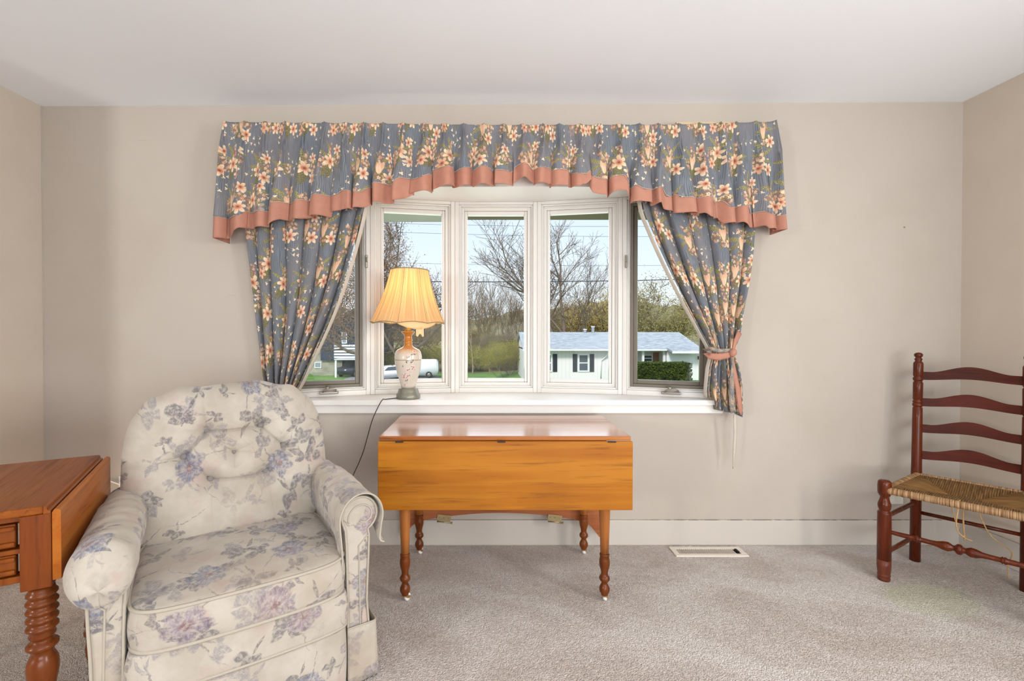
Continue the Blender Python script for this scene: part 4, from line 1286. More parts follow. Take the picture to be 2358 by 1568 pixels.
for z0_, z1_ in ((.574, .625), (.643, .702)):
    d_ = MB(); d_.span((-TW + .08, .018, z0_), (-.056, .036, z1_), None, .003)
    d_.span((-TW + .08, .010, z0_ + .004), (-.056, .018, z0_ + .016), None, .004); d_.span((-TW + .08, .010, z1_ - .016), (-.056, .018, z1_ - .004), None, .004)
    dr = d_.build('drawer', M['cherry_leg'], wt)
    MB().lathe([(0, .006), (.008, .006), (.012, .013), (.02, .014), (.025, .008)], (0, 0, 0), 16, Matrix.Translation((-TW / 2, .014, (z0_ + z1_) / 2)) @ Matrix.Rotation(R(90), 4, 'X')).build('knob', M['dark_turning'], dr)
def legprof():
    p = [(.530, .028), (.522, .029)]
    z = .519
    p += [(.520, .030), (.514, .036), (.509, .036), (.504, .030)]
    for k in range(4):
        zz = .500 - k * .0215
        p += [(zz, .029), (zz - .004, .034), (zz - .008, .037), (zz - .012, .037), (zz - .016, .031)]
    p += [(.412, .028), (.406, .031), (.401, .029), (.398, .0245), (.392, .024), (.388, .030), (.382, .037), (.376, .037), (.370, .030), (.364, .026), (.358, .0255), (.350, .030), (.338, .0355), (.322, .0372), (.305, .036), (.285, .0325), (.262, .0275), (.240, .0235), (.215, .021), (.19, .0225), (.17, .0245), (.155, .027), (.148, .0225), (.14, .022), (.132, .028), (.122, .028), (.114, .021), (.10, .02), (.075, .024), (.05, .022), (.03, .017), (.012, .015), (0, .015)]
    return p
for x in (-.015, -TW + .015):
    for y in (.033, TD - .033):
        b = MB(); b.box((x, y, .628), (.06, .066, .188), None, .003)
        lg = b.build('leg', M['cherry_leg'], wt)
        MB().lathe([(z, r * (.88 if z < .516 else .9)) for z, r in legprof()], (x + (.003 if x > -.3 else -.003), y, 0), 40).build('turning', M['dark_turning'], lg)

# ------------------------------------------------------------------ ladder-back chair
A = Vector((.64, -.768, 0)); B = Vector((.768, .64, 0))
FL = Vector((1.90, 2.187, 0)); fr_half = .25
ch_o = FL + A * fr_half      # front centre
lad = empty('ladder_back_chair', tuple(ch_o), atan2(A.y, A.x)); tag(lad, 'reddish mahogany ladder-back chair with four arched slats and frayed rush seat', 'chair')
# local: x along A, y along B, z up
RH, RDY = .188, .372
def sgn_leg_front(x):
    b = MB()
    b.lathe([(.10, .0275), (.26, .0272), (.315, .0268), (.322, .0272), (.328, .0255), (.331, .020), (.337, .0215), (.345, .0245), (.358, .0262), (.368, .0250), (.382, .0200), (.395, .0168), (.402, .0175), (.405, .0215), (.410, .0215), (.413, .0255), (.425, .0268), (.450, .0270), (.466, .0262), (.473, .024), (.478, .018), (.480, .004)], (x, 0, 0), 28)
    b.build('front_leg', M['mahogany'], lad)
    b = MB(); b.lathe([(0, .0225), (.004, .0245), (.014, .0245), (.019, .023), (.023, .0255), (.029, .0255), (.033, .0235), (.04, .0255), (.07, .0278), (.10, .0275)], (x, 0, 0), 28)
    o = b.build('foot', M['mahogany_worn'], lad)
for x in (-fr_half, fr_half): sgn_leg_front(x)
LEAN = .055
def backpost(x):
    # square section below, turned above
    b = MB()
    lower = [(0, .0), (.15, .0), (.30, .0), (.44, .0)]
    Mx = Matrix.Translation((x, RDY, 0)) @ Matrix.Shear('XY', 4, (0.0, LEAN))
    b.lathe([(0, .0225), (.43, .0225), (.5, .0215), (.74, .0205), (.788, .0200), (.792, .0165), (.796, .019), (.800, .0215), (.808, .0215), (.812, .018), (.815, .0190), (.8165, .0205), (.824, .0205), (.828, .016), (.833, .020), (.90, .0205), (.918, .0205), (.922, .0185), (.926, .0160), (.930, .0185), (.936, .0215), (.944, .0210), (.949, .0170), (.953, .0185), (.958, .0205), (1.018, .0205), (1.024, .019), (1.028, .0165), (1.032, .0125), (1.037, .0150), (1.043, .0165), (1.047, .0130), (1.050, .0110), (1.054, .0145), (1.060, .0180), (1.068, .0178), (1.074, .0125), (1.077, .003)], (0, 0, 0), 24, Mx)
    b.build('back_post', M['mahogany'], lad)
for x in (-RH, RH): backpost(x)
def slat(z, i):
    n = 40; poly = []
    x0, x1 = -RH + .014, RH - .014
    for k in range(n + 1):
        s = k / n; poly.append((lerp(x0, x1, s), z + .022 + .032 * (sin(pi * min(1, max(0, (s - .1) / .8)))) ** 1.7))
    for k in range(n, -1, -1):
        s = k / n; poly.append((lerp(x0, x1, s), z - .020 + .012 * sin(pi * s) ** 2))
    m = len(poly); b = MB(); vs = []
    for off in (-.004, .004):
        for x, zz in poly:
            vs.append((x, RDY + LEAN * zz + .022 * (1 - (x / RH) ** 2) + off, zz))
    fs = []
    N1 = n + 1
    for k in range(n):
        lo = m - 1 - k; fs.append([k, k + 1, lo - 1, lo]); fs.append([m + lo, m + lo - 1, m + k + 1, m + k])
    for k in range(m):
        k2 = (k + 1) % m; fs.append([k, m + k, m + k2, k2])
    b.add(vs, fs, None, False); b.build('slat', M['mahogany_slat'], lad)
for i, z in enumerate((.955, .818, .682, .545)): slat(z, i)
# rungs
def rung(p, q, prof, mat='mahogany', name='rung'):
    p, q = Vector(p), Vector(q); d = q - p; L = d.length
    rotm = d.to_track_quat('Z', 'Y').to_matrix().to_4x4()
    MB().lathe([(s * L, r) for s, r in prof], (0, 0, 0), 20, Matrix.Translation(p) @ rotm).build(name, M[mat], lad)
fp = [(0.03, .008), (.05, .009), (.20, .0115), (.22, .0115), (.228, .015), (.236, .0155), (.243, .012), (.249, .0155), (.256, .012), (.262, .0105), (.32, .0105), (.36, .012), (.40, .019), (.43, .0205), (.452, .015), (.462, .011), (.474, .0125), (.484, .020), (.492, .0225)]
fp = fp + [(1 - s, r) for s, r in fp[::-1]]
rung((-fr_half, 0, .236), (fr_half, 0, .236), fp, 'mahogany', 'front_rung')
pl_ = [(.03, .008), (.1, .0095), (.5, .011), (.9, .0095), (.97, .008)]
for z in (.300, .125):
    rung((-fr_half, 0, z), (-RH, RDY + LEAN * z, z), pl_); rung((fr_half, 0, z), (RH, RDY + LEAN * z, z), pl_)
rung((-RH, RDY + LEAN * .25, .250), (RH, RDY + LEAN * .25, .250), [(.02, .009), (.5, .0095), (.98, .009)])
# rush seat: four woven fields meeting on the diagonals, edges wrapped round the rails
ZS = .437
cor = [Vector((-fr_half + .012, -.004, ZS)), Vector((fr_half - .012, -.004, ZS)), Vector((RH - .006, RDY + .012, ZS + .004)), Vector((-RH + .006, RDY + .012, ZS + .004))]
mid = [Vector((-.045, .16, ZS - .010)), Vector((.045, .16, ZS - .010))]
b = MB()
def field(p0, p1, m0, m1, ax=0):
    L = (p1 - p0).length
    def f(a, t):
        q = p0.lerp(p1, a).lerp(m0.lerp(m1, a), t)
        q.z += .010 * sin(min(1, t * 2.2) * pi / 2) * (1 - t) ** 1.2 + .0010 * sin(q[ax] * 2 * pi / .0078) + .006 * (1 - t)
        return q
    b.grid(f, int(L / .0013), 60, lambda a, t: (f(a, t)[ax] * .0062 / .0078 + .3 * .0062, f(a, t)[1 - ax]))
field(cor[0], cor[1], mid[0], mid[1]); field(cor[2], cor[3], mid[1], mid[0])
field(cor[1], cor[2], mid[1], mid[1], 1); field(cor[3], cor[0], mid[0], mid[0], 1)
o = b.build('rush_seat', M['rush'], lad, fixn=False); solidify(o, .022, -1)
b = MB()
def wrap(p, q, r):
    L = (q - p).length; n = int(L / .0028)
    pts = [p.lerp(q, i / n) for i in range(n + 1)]
    rr = [r * (1 + .045 * cos(i * pi) + .04 * sin(i * .7)) for i in range(n + 1)]
    n0 = len(b.v); b.tube(pts, rr, 14)
    for fi in range(len(b.f)):
        if b.uv[fi] is None: b.uv[fi] = [(((b.v[a] - p).length), (a % 14) / 14 * .1) for a in b.f[fi]]
wrap(cor[0] + Vector((.0, -.004, -.004)), cor[1] + Vector((0, -.004, -.003)), .0165)
wrap(cor[3], cor[0] + Vector((-.004, .01, -.002)), .0155); wrap(cor[1] + Vector((.004, .01, -.002)), cor[2], .0155); wrap(cor[2], cor[3], .0135)
b.build('rush_edge', M['rush_edge'], lad)
Mi = lad.matrix_basis.inverted()
Mi = (Matrix.Translation(ch_o) @ Matrix.Rotation(atan2(A.y, A.x), 4, 'Z')).inverted()
def strand(pxs, r, n=6):
    pts = [Mi @ at(x, y, d) for x, y, d in pxs]; b = MB(); b.tube(smooth_path(pts, n), r, 6); b.build('rush_strand', M['rush_strand'], lad)
strand([(2214, 1152, 2.0), (2210, 1175, 1.99), (2206, 1205, 1.985), (2210, 1225, 1.985), (2226, 1240, 1.98), (2244, 1248, 1.98)], .0026)
strand([(2192, 1158, 2.05), (2198, 1180, 2.04), (2206, 1205, 2.03), (2215, 1215, 2.03)], .0022)
strand([(2222, 1162, 2.02), (2222, 1190, 2.02), (2224, 1225, 2.02), (2226, 1247, 2.02)], .003)
strand([(2256, 1172, 1.98), (2266, 1200, 1.975), (2286, 1235, 1.97), (2312, 1255, 1.96), (2330, 1268, 1.955), (2336, 1280, 1.95), (2328, 1300, 1.96), (2326, 1320, 1.96), (2330, 1335, 1.96)], .0022)
# ------------------------------------------------------------------ outside: ground, hill
def smooth01(x): x = max(0, min(1, x)); return x * x * (3 - 2 * x)
def gh(x, y):
    low = lerp(-.9, -3.4, smooth01((y - 6) / 34))
    pad = smooth01((x - .6) / 2.0) * (1 - smooth01((y - 44) / 8))
    z = lerp(low, max(low, -2.3), pad)
    return z
b = MB(); b.grid(lambda a, t: Vector((lerp(-70, 70, a), lerp(3.6, 54, t), gh(lerp(-70, 70, a), lerp(3.6, 54, t)))), 70, 50)
structure(b.build('lawn', M['grass'], fixn=False), 'green lawn beyond the window')
b = MB(); b.grid(lambda a, t: Vector((lerp(-90, 90, a), lerp(54, 160, t), gh(lerp(-90, 90, a), lerp(54, 160, t)))), 40, 20)
structure(b.build('woodland_ground', M['leaf_litter'], fixn=False), 'brown leaf litter under the woodland')
b = MB(); b.grid(lambda a, t: Vector((lerp(-14.2, -5.0, a), lerp(40, 49.5, t), gh(lerp(-14.2, -5.0, a), lerp(43.5, 49.5, t)) + .03)), 30, 6)
structure(b.build('driveway', M['asphalt'], fixn=False), 'grey driveway under the parked vehicles')
b = MB(); b.grid(lambda a, t: Vector((lerp(5.8, 15.8, a), lerp(22, 33, t), gh(lerp(5.8, 15.8, a), lerp(22, 33, t)) + .03)), 6, 6)
structure(b.build('driveway', M['asphalt'], fixn=False), 'pale driveway in front of the white house garage')
hr = random.Random(3)
def hill(a, t):
    x = lerp(-330, 330, a); y = lerp(140, 420, t)
    prof = 26 + 5 * sin(a * 9 + 1) + 3 * sin(a * 23) + 1.6 * sin(a * 61) + hr.uniform(-1.2, 1.2)
    return Vector((x, y, -6 + prof * sin(min(1, t * 1.15) * pi / 2) ** 1.3 + hr.uniform(-.8, .8)))
b = MB(); b.grid(hill, 150, 26); structure(b.build('hills', M['hill_woods'], fixn=False), 'hazy wooded hillside in the distance')

# ------------------------------------------------------------------ trees
def grow(wood, tips, p, d, L, r, lvl, rr, kids, up, spread, taper=.62, jit=.16, minr=.006):
    n = 5 if lvl > 1 else 3
    pts = [p.copy()]; rad = [r]; q = p.copy(); dd = d.copy(); sp = []
    for i in range(n):
        dd = (dd + Vector((rr.uniform(-jit, jit), rr.uniform(-jit, jit), rr.uniform(-jit, jit) + up))).normalized()
        q = q + dd * (L / n); pts.append(q.copy()); rad.append(max(minr, lerp(r, r * taper * .8, (i + 1) / n))); sp.append((q.copy(), dd.copy()))
    wood.tube(pts, rad, 6 if lvl >= 4 else (4 if lvl >= 3 else 3), cap=False)
    if lvl <= 0 or lvl == 1: tips.extend(pts[1:])
    if lvl <= 0: return
    nk = kids[min(lvl, len(kids) - 1)]
    for k in range(nk):
        f = lerp(.30, 1.0, (k + rr.random() * .8) / nk); i = min(int(f * n), n - 1); q, dd = sp[i]
        ax = Vector((rr.uniform(-1, 1), rr.uniform(-1, 1), rr.uniform(-.3, .5))).normalized()
        nd = (dd * (1 - spread) + ax * spread).normalized()
        if k == nk - 1: q, _ = sp[-1]; nd = (dd + ax * .35).normalized()
        grow(wood, tips, q, nd, L * rr.uniform(.55, .8), max(minr, r * rr.uniform(.45, .62)), lvl - 1, rr, kids, up, spread, taper, jit, minr)
def foliage(b, tips, n, size, rr, spread):
    for _ in range(n):
        t = rr.choice(tips); c = t + Vector((rr.gauss(0, spread), rr.gauss(0, spread), rr.gauss(0, spread)))
        u = Vector((rr.gauss(0, 1), rr.gauss(0, 1), rr.gauss(0, 1))).normalized(); v = u.orthogonal().normalized(); v = (v + u.cross(v) * rr.uniform(-1, 1)).normalized()
        s = size * rr.uniform(.5, 1.3)
        b.add([c - u * s, c + v * s * .6, c + u * s, c - v * s * .6], [[0, 1, 2, 3]], None, False)
TREEGROUP = {}
def make_tree(name, label, seed, H, trunk_r, lvl, kids, up, spread, barkm, leafm, nleaf, lsize, lspread, lean=(0, 0), first=.4, minr=.006, forks=None, jit=.16):
    rr = random.Random(seed); wood = MB(); tips = []
    starts = forks or [(0, 0, lean[0], lean[1], 1.0)]
    for (ox, oy, lx, ly, k) in starts:
        grow(wood, tips, Vector((ox, oy, -.2)), Vector((lx, ly, 1)).normalized(), H * first * k, trunk_r * k, lvl, rr, kids, up, spread, minr=minr, jit=jit)
    root = empty(name); tag(root, label, 'tree')
    wood.build('branches', M[barkm], root, fixn=False)
    if nleaf:
        lb = MB(); foliage(lb, tips, nleaf, lsize, rr, lspread); lb.build('foliage', M[leafm], root, fixn=False)
    zs = [t.z for t in tips]; root['h'] = max(zs)
    h = max(zs); del root['h']
    return root, h
def put_tree(src, h, px, d, ytop, rz, label, group=None, sx=1.0, first=False):
    o = src if first else copy_tree(src)
    x = (px - 1119) * d / F_PX; z0 = gh(x, d); zt = CAM_H - (ytop - 768) * d / F_PX
    s = (zt - z0) / h; o.location = (x, d, z0); o.rotation_euler = (0, 0, rz); o.scale = (s * sx, s * sx, s)
    o['label'] = label
    if group: o['group'] = group
    return o
# big dark locusts behind the white house
t1, h1 = make_tree('tall_bare_tree', '', 3, 15, .30, 5, [0, 4, 4, 4, 4, 3], .035, .50, 'bark_dark', 'leaf_brown', 2600, .05, .25, first=.40, minr=.014, forks=[(-.5, 0, -.10, 0, 1), (.2, .3, .05, .1, .92)], jit=.13)
put_tree(t1, h1, 1300, 46, 462, .4, 'tallest dark bare tree behind the white house roof, seen in the fourth light', first=True)
t2, h2 = make_tree('tall_bare_tree', '', 8, 15, .24, 5, [0, 3, 4, 4, 3, 3], .04, .48, 'bark_dark', 'leaf_brown', 900, .05, .25, first=.46, minr=.014, jit=.14)
put_tree(t2, h2, 1342, 47, 500, 1.2, 'second dark bare tree, just right of the tallest one', first=True, sx=.75)
put_tree(t2, h2, 1248, 50, 508, 3.7, 'bare twiggy tree whose crown fills the right side of the middle light', sx=.75)
# russet maple close to the window
t3, h3 = make_tree('maple_tree', '', 14, 9.5, .13, 5, [0, 5, 5, 5, 4, 5], .035, .55, 'bark_dark', 'leaf_russet', 11000, .032, .16, first=.30, minr=.0045)
put_tree(t3, h3, 930, 25, 450, .5, 'sparse russet maple seen behind the lit lamp', first=True, sx=.72)
put_tree(t3, h3, 842, 27, 500, 2.6, 'russet maple spreading between the navy house and the lamp', sx=.72)
# slender bare trees
t4, h4 = make_tree('slender_tree', '', 21, 10, .11, 4, [0, 5, 5, 4, 4], .10, .34, 'bark_grey', 'leaf_brown', 500, .06, .3, first=.62, minr=.016)
t5, h5 = make_tree('slender_tree', '', 29, 10, .12, 4, [0, 5, 5, 5, 4], .12, .36, 'bark_grey', 'leaf_russet', 900, .06, .3, first=.55, minr=.016)
put_tree(t4, h4, 1128, 54, 616, .2, 'tallest slender bare tree in the middle light', 'slender bare trees in the middle light', first=True)
put_tree(t5, h5, 1088, 52, 622, .9, 'slender tree with rusty leaves at the left edge of the middle light', 'slender bare trees in the middle light', first=True)
k = 0
for px, d, yt, lab in ((1107, 57, 655, 'thin bare tree between the rusty one and the tallest slender one'), (1150, 55, 648, 'thin bare tree right of the tallest slender one'),
                       (1172, 58, 640, 'slender bare tree above the green shrub'), (1190, 60, 652, 'slender bare tree above the white house gable'),
                       (1076, 60, 640, 'thin tree cut by the left edge of the middle light')):
    put_tree((t4, t5)[k % 2], (h4, h5)[k % 2], px, d, yt, 1.1 * k, lab, 'slender bare trees in the middle light', sx=.85); k += 1
# leafy woodland behind
w1, g1 = make_tree('woodland_tree', '', 33, 9, .14, 4, [0, 5, 5, 5, 4], .05, .5, 'bark_grey', 'leaf_brown', 8000, .05, .32, first=.34, minr=.016)
w2, g2 = make_tree('woodland_tree', '', 37, 9, .14, 4, [0, 5, 5, 5, 4], .05, .5, 'bark_grey', 'leaf_olive', 11000, .055, .36, first=.32, minr=.016)
w3, g3 = make_tree('yellow_tree', '', 41, 9, .14, 4, [0, 5, 5, 5, 4], .05, .5, 'bark_dark', 'leaf_yellow', 9000, .055, .36, first=.32, minr=.016)
put_tree(w3, g3, 1392, 58, 652, 0, 'bright yellow leaved tree behind the white house', first=True)
put_tree(w3, g3, 1352, 62, 676, 2, 'smaller yellow tree between the two dark trunks')
wl_ = 'brown and olive woodland tree beyond the houses'
spots = [(w2, g2, 1500, 50, 640, 0, 1.1, 'large olive tree above the white house roof in the right casement'),
         (w2, g2, 1568, 54, 668, 2, 1.1, 'olive tree behind the right end of the white house roof'),
         (w1, g1, 1446, 56, 672, 1, 1.0, None), (w1, g1, 1310, 66, 690, 2, 1.2, None), (w1, g1, 1270, 62, 668, 4, 1.2, None)]
for i in range(16):
    px = 700 + i * 44
    if 1050 < px < 1230: continue
    spots.append(((w1, w2)[i % 2], (g1, g2)[i % 2], px, 66 + (i * 7) % 13, 706 + (i * 11) % 22, i * 1.3, 1.5, None))
for i in range(9):
    px = 1068 + i * 20; spots.append(((w1, w2)[i % 2], (g1, g2)[i % 2], px, 59 + (i * 5) % 6, 756 + (i * 7) % 20, i * 2.1, 1.5, None))
u1 = u2 = False
for s, h, px, d, yt, rz, sx, lab in spots:
    fst = (s is w1 and not u1) or (s is w2 and not u2)
    o = put_tree(s, h, px, d, yt, rz, lab or wl_, None if lab else 'woodland trees beyond the houses', sx, first=fst)
    if s is w1: u1 = True
    if s is w2: u2 = True
# shrub and hedge
rr = random.Random(77); b = MB(); tips = []
for k in range(9): grow(b, tips, Vector((rr.uniform(-.6, .6), rr.uniform(-.5, .5), -.2)), Vector((rr.uniform(-.7, .7), rr.uniform(-.6, .6), 1)).normalized(), 1.7, .03, 3, rr, [0, 4, 4, 4], .06, .4, minr=.008)
sh = empty('shrub'); tag(sh, 'large yellow-green shrub in front of the woods, left of the white house', 'shrub')
b.build('branches', M['bark_grey'], sh, fixn=False)
lb = MB(); foliage(lb, tips, 9000, .055, rr, .20); lb.build('foliage', M['leaf_green'], sh, fixn=False)
x_ = (1166 - 1119) * 41 / F_PX; sh.location = (x_, 41, gh(x_, 41)); hh = max(t.z for t in tips); sh.scale = (1.35, 1.35, (CAM_H - (782 - 768) * 41 / F_PX - gh(x_, 41)) / hh)
n_us = 0
for px, d, yt, sx in ((866, 57, 800, 2.0), (900, 55, 806, 1.7), (940, 58, 796, 2.0), (985, 56, 800, 1.7), (1024, 57, 790, 1.9), (1060, 55, 800, 1.6), (1086, 56, 806, 1.5), (1112, 57, 796, 1.7), (1140, 58, 790, 1.7), (1172, 57, 784, 1.6), (1206, 58, 780, 1.6), (720, 60, 800, 2.0), (770, 62, 800, 2.0), (820, 61, 796, 2.0)):
    o = copy_tree(sh); o.name = 'undergrowth_bush'; x = (px - 1119) * d / F_PX; o.location = (x, d, gh(x, d)); o.rotation_euler = (0, 0, px)
    o.scale = (sx, sx, (CAM_H - (yt - 768) * d / F_PX - gh(x, d)) / hh); o['label'] = 'tangled olive and brown undergrowth bush at the foot of the woods'; o['group'] = 'undergrowth bushes at the foot of the woods'
rr = random.Random(78); hb = MB(); hx0, hx1 = (1462 - 1119) * 32 / F_PX, (1587 - 1119) * 32 / F_PX; hz0 = gh(12, 32); hz1 = CAM_H - 69 * 32 / F_PX
tips = []
for _ in range(5200):
    x = rr.uniform(hx0, hx1); y = rr.uniform(31.6, 32.9); z = rr.uniform(hz0, hz1)
    f = rr.random()
    if f < .45: y = 31.6
    elif f < .8: z = hz1
    tips.append(Vector((x, y, z)))
foliage(hb, tips, 15000, .06, rr, .035)
hd = empty('hedge'); tag(hd, 'clipped dark green hedge in front of the white house garage', 'hedge')
hb.build('foliage', M['leaf_hedge'], hd, fixn=False)
MB().span((hx0 + .08, 31.75, hz0 - .2), (hx1 - .08, 32.8, hz1 - .1)).build('core', M['leaf_hedge'], hd)

# ------------------------------------------------------------------ white ranch house
hs = empty('house', (0, 0, 0)); tag(hs, 'white single-storey house with grey shingle roof and dark shutters', 'house')
def hx(px, d=35.0): return (px - 1119) * d / F_PX
def hz(py, d=35.0): return CAM_H - (py - 768) * d / F_PX
D = 35.0; ez = hz(806, 34.5)
wb = MB()
wb.span((2.9, D, -2.6), (hx(1462), 42, ez + .1))
wb.prism([(D, ez), (42, ez), (38.5, 1.10)], 2.9, 3.0, 'x'); wb.prism([(D, ez), (42, ez), (38.5, 1.10)], 15.9, 16.0, 'x')
wb.span((hx(1462), D + 1.2, -2.6), (hx(1535), 42, ez + .1))
wb.span((hx(1530), D - .6, -2.6), (15.9, 42, ez + .1))
wb.build('wall', M['board_siding'], hs)
rf = MB(); 
for (ya, yb) in ((34.4, 38.5), (42.6, 38.5)):
    za, zb_ = ez, 1.18
    rf.prism([(ya, za), (yb, zb_), (yb, zb_ + .12), (ya, za + .12)], 2.75, 16.15, 'x')
rf.prism([(33.4, ez - .14), (35.6, ez + .22), (35.6, ez + .36), (33.4, ez)], hx(1528), 16.15, 'x')
rf.build('roof', M['shingles'], hs)
gt = MB(); gt.span((2.75, 34.3, ez - .05), (hx(1528), 34.42, ez + .07)); gt.span((hx(1528), 33.3, ez - .2), (16.15, 33.42, ez - .04))
gt.tube([Vector((hx(1400, 34.6), 34.6, ez)), Vector((hx(1398, 34.8), 34.8, hz(818))), Vector((hx(1385, 34.9), 34.93, hz(830))), Vector((hx(1384, 34.9), 34.93, -2.3))], .05, 6)
gt.build('gutter', M['house_white'], hs)
for x, zt in ((hx(1346, 38.5), .30), (hx(1364, 38.5), .52)):
    MB().lathe([(1.0, .12), (1.18 + zt, .12), (1.18 + zt, .16), (1.26 + zt, .16)], (x, 38.3, 0), 10).build('vent_pipe', M['house_white'], hs)
for (xa, xb, ya, yb, shl, shr) in ((1248, 1271, 815, 856, False, True), (1331, 1356, 815, 856, True, True), (1480, 1503, 816, 834, False, False)):
    dd = D if xa < 1470 else D + 1.2
    f = MB(); ring(f, hx(xa, dd), hx(xb, dd), hz(yb, dd), hz(ya, dd), .10, dd - .08, dd + .02, None, 0)
    f.span((hx(xa, dd), dd - .06, (hz(ya, dd) + hz(yb, dd)) / 2 - .04), (hx(xb, dd), dd, (hz(ya, dd) + hz(yb, dd)) / 2 + .04))
    wf = f.build('window_frame', M['house_white'], hs)
    MB().span((hx(xa, dd) + .05, dd - .03, hz(yb, dd) + .05), (hx(xb, dd) - .05, dd - .01, hz(ya, dd) - .05)).build('pane', M['dark_glass'], wf)
    for on, s0 in ((shl, xa - 12), (shr, xb + 2)):
        if on: MB().span((hx(s0), dd - .06, hz(yb)), (hx(s0 + 10), dd - .01, hz(ya)), None, .01).build('shutter', M['shutter'], hs)
MB().span((hx(1504, 36.2), 36.1, -2.4), (hx(1520, 36.2), 36.25, hz(812, 36.2))).build('brick_panel', M['brick'], hs)
for px in (1476, 1524): MB().span((hx(px), 34.7, -2.4), (hx(px) + .16, 34.86, ez)).build('porch_post', M['house_white'], hs)
gd = MB()
for k in range(4): gd.span((hx(1536, 34.3), 34.34, -2.3 + k * .46), (hx(1602, 34.3), 34.39, -2.3 + k * .46 + .45), None, .01)
g_ = gd.build('garage_door', M['house_white'], hs)
MB().box((hx(1610, 34.3), 34.3, hz(823)), (.16, .16, .26), None, .03).build('porch_lamp', M['shutter'], hs)

# ------------------------------------------------------------------ navy house at the left
nh = empty('house', (0, 0, 0)); tag(nh, 'navy blue two-storey house with stone base and white balcony at the left', 'house')
D2 = 50.0
X0, X1 = hx(738, D2), hx(868, D2); XS = hx(786, D2); zf = hz(830, D2); zb2 = -3.9
MB().span((X0, D2, zf), (X1, D2 + 9, hz(760, D2))).build('upper_wall', M['blue_siding'], nh)
MB().span((hx(716, D2), D2 + .3, zb2), (XS, D2 + 9, zf)).build('stone_wall', M['stone_veneer'], nh)
xm = (X0 + hx(915, D2)) / 2; zt2 = hz(690, D2)
MB().prism([(X0, hz(761, D2)), (X1 + 3.5, hz(761, D2)), (xm + 1.2, zt2 - .2)], D2, D2 + 9, 'y').build('gable', M['blue_siding'], nh)
MB().prism([(X0 - .5, hz(764, D2)), (xm + 1.2, zt2), (X1 + 4.0, hz(764, D2)), (X1 + 4.0, hz(764, D2) + .15), (xm + 1.2, zt2 + .18), (X0 - .5, hz(764, D2) + .18)], D2 - .5, D2 - .35, 'y').build('barge_board', M['house_white'], nh)
MB().prism([(X0 - .5, hz(764, D2) + .02), (xm + 1.2, zt2 + .02), (X1 + 4.0, hz(764, D2) + .02), (X1 + 4.0, hz(764, D2) + .22), (xm + 1.2, zt2 + .25), (X0 - .5, hz(764, D2) + .25)], D2 - .34, D2 + 9.5, 'y').build('roof', M['roof_charcoal'], nh)
rfb = MB(); rfb.prism([(D2 + 1, hz(760, D2)), (D2 + 9, hz(724, D2 + 5)), (D2 + 9, hz(760, D2)),], hx(640, D2), X0 + .3, 'x'); rfb.build('rear_roof', M['roof_charcoal'], nh)
MB().span((hx(640, D2), D2 + 1.6, zb2), (X0, D2 + 8, hz(760, D2))).build('rear_wing', M['stone_veneer'], nh)
wf = MB(); ring(wf, hx(787, D2), hx(799, D2), hz(791, D2), hz(765, D2), .09, D2 - .08, D2 + .02, None, 0); wf_ = wf.build('window_frame', M['house_white'], nh)
MB().span((hx(788, D2), D2 - .05, hz(790, D2)), (hx(798, D2), D2 - .02, hz(766, D2))).build('pane', M['curtained_glass'], wf_)
wf = MB(); ring(wf, hx(722, D2), hx(738, D2), hz(848, D2), hz(834, D2), .08, D2 + .22, D2 + .32, None, 0); wf_ = wf.build('window_frame', M['house_white'], nh)
MB().span((hx(723, D2), D2 + .26, hz(847, D2)), (hx(737, D2), D2 + .28, hz(835, D2))).build('pane', M['curtained_glass'], wf_)
bc_ = MB()
for k in range(5): bc_.span((hx(785, D2), D2 - 2.3, hz(822, D2) + k * .30), (hx(868, D2), D2 - 2.24, hz(822, D2) + k * .30 + .19))
bc_.span((hx(785, D2), D2 - 2.3, hz(826, D2)), (hx(868, D2), D2, hz(824, D2)))
bc_.build('balcony', M['house_white'], nh)
MB().span((XS, D2 + 4, zb2), (X1, D2 + 9, zf)).build('carport_wall', M['carport_shade'], nh)
for px in (786, 846): MB().span((hx(px, D2), D2 - 2.2, zb2), (hx(px, D2) + .18, D2 - 2.0, hz(826, D2))).build('balcony_post', M['house_white'], nh)

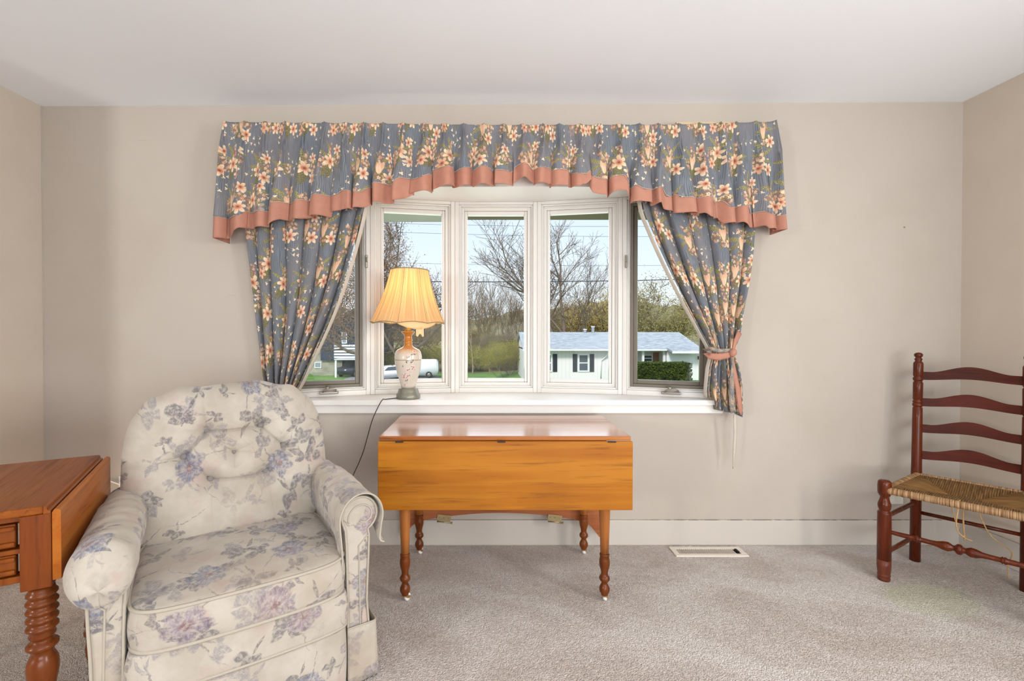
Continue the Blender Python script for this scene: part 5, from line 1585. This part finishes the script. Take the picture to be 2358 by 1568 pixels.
# ------------------------------------------------------------------ vehicles
def vehicle(name, label, cat, prof, glass, L, W, loc, rz, bodym, wheels, extra=None):
    """prof: side outline (x along the length, z); front at +x"""
    root = empty(name, loc, rz); tag(root, label, cat)
    bm_ = bmesh.new()
    vs0 = [bm_.verts.new((x, -W / 2, z)) for x, z in prof]; f = bm_.faces.new(vs0)
    r_ = bmesh.ops.extrude_face_region(bm_, geom=[f]); 
    for v in [e_ for e_ in r_['geom'] if isinstance(e_, bmesh.types.BMVert)]: v.co.y += W
    bmesh.ops.recalc_face_normals(bm_, faces=bm_.faces)
    for v in bm_.verts: v.co.y *= 1 - .16 * max(0, (v.co.z - .95)) / .9
    bmesh.ops.bevel(bm_, geom=list(bm_.edges), offset=.05, segments=2, affect='EDGES')
    b = MB(); b.bm(bm_, None, True); b.build('body', M[bodym], root)
    for s in (-1, 1):
        for gp in glass:
            gb = MB(); gb.prism(gp, s * (W / 2 - .09), s * (W / 2 + .004), 'y'); 
            for v in gb.v: v.y *= 1 - .16 * max(0, (v.z - .95)) / .9
            gb.build('side_window', M['dark_glass'], root)
        for wx in wheels:
            w_ = MB(); w_.lathe([(-.10, .20), (-.10, .31), (-.08, .33), (.08, .33), (.10, .31), (.10, .18)], (0, 0, 0), 20, Matrix.Translation((wx, s * (W / 2 - .08), .33)) @ Matrix.Rotation(R(90), 4, 'X'))
            tw = w_.build('wheel', M['tyre'], root)
            MB().lathe([(-.105, .03), (-.10, .19), (.10, .19), (.105, .03)], (0, 0, 0), 14, Matrix.Translation((wx, s * (W / 2 - .08), .33)) @ Matrix.Rotation(R(90), 4, 'X')).build('hub', M['crank_metal'], tw)
    return root
vp = [(-2.3, .28), (2.25, .28), (2.35, .5), (2.3, .85), (1.75, 1.02), (1.15, 1.72), (.8, 1.86), (-2.05, 1.88), (-2.28, 1.7), (-2.35, .8)]
vn = vehicle('van', 'white panel van parked behind the lamp vase', 'van', vp, [[(.45, 1.08), (1.45, 1.08), (1.0, 1.62), (.45, 1.62)], [(-.5, 1.08), (.3, 1.08), (.3, 1.62), (-.5, 1.62)]], 4.6, 1.8,
             (hx(958, 48), 48, gh(hx(958, 48), 48) + .03), pi, 'vehicle_white', (-1.45, 1.5))
cp_ = [(-2.1, .28), (2.1, .28), (2.2, .5), (2.1, .78), (1.05, .92), (.45, 1.36), (-.9, 1.42), (-1.75, 1.05), (-2.1, .95), (-2.18, .6)]
cr2 = vehicle('car', 'white car parked left of the van, partly hidden by the lamp', 'car', cp_, [[(-.95, .98), (.75, .95), (.35, 1.30), (-.85, 1.34)]], 4.2, 1.7,
              (hx(896, 45.5), 45.5, gh(hx(896, 45.5), 45.5) + .03), pi + .5, 'vehicle_white', (-1.3, 1.35))
sp_ = [(-2.2, .3), (2.2, .3), (2.25, .95), (1.2, 1.08), (.7, 1.65), (-2.0, 1.7), (-2.25, 1.1)]
suv = vehicle('car', 'dark car with red tail light under the navy house balcony', 'car', sp_, [[(-1.9, 1.1), (.8, 1.1), (.5, 1.55), (-1.85, 1.58)]], 4.4, 1.8,
              (hx(818, 50), 50.0, gh(hx(818, 50), 50)), -1.9, 'vehicle_dark', (-1.4, 1.4))
for s in (-1, 1): MB().box((-2.24, s * .72, 1.0), (.06, .16, .34), None, .02).build('tail_light', M['red_lens'], suv)

# ------------------------------------------------------------------ overhead wires
for i, (ya, yb, r, mt, lab) in enumerate(((519, 522, .010, 'wire_grey', 'topmost thin overhead wire'), (540, 545, .010, 'wire_grey', 'second thin overhead wire from the top'),
                                 (609, 612, .009, 'wire_grey', 'third thin overhead wire, above the thick one'), (649, 647, .024, 'wire_black', 'lowest and thickest black overhead cable'))):
    d = 27.0; pa = at(1075, ya, d); pb = at(1400, yb, d)
    sl = (pb.z - pa.z) / (pb.x - pa.x)
    pts = []
    for k in range(31):
        x = lerp(-24, 26, k / 30); pts.append(Vector((x, d, pa.z + sl * (x - pa.x) + .0012 * (x - 3) ** 2 - .02)))
    b = MB(); b.tube(pts, r, 5); o = b.build('overhead_wire', M[mt]); tag(o, lab, 'wire', 'overhead wires across the sky')
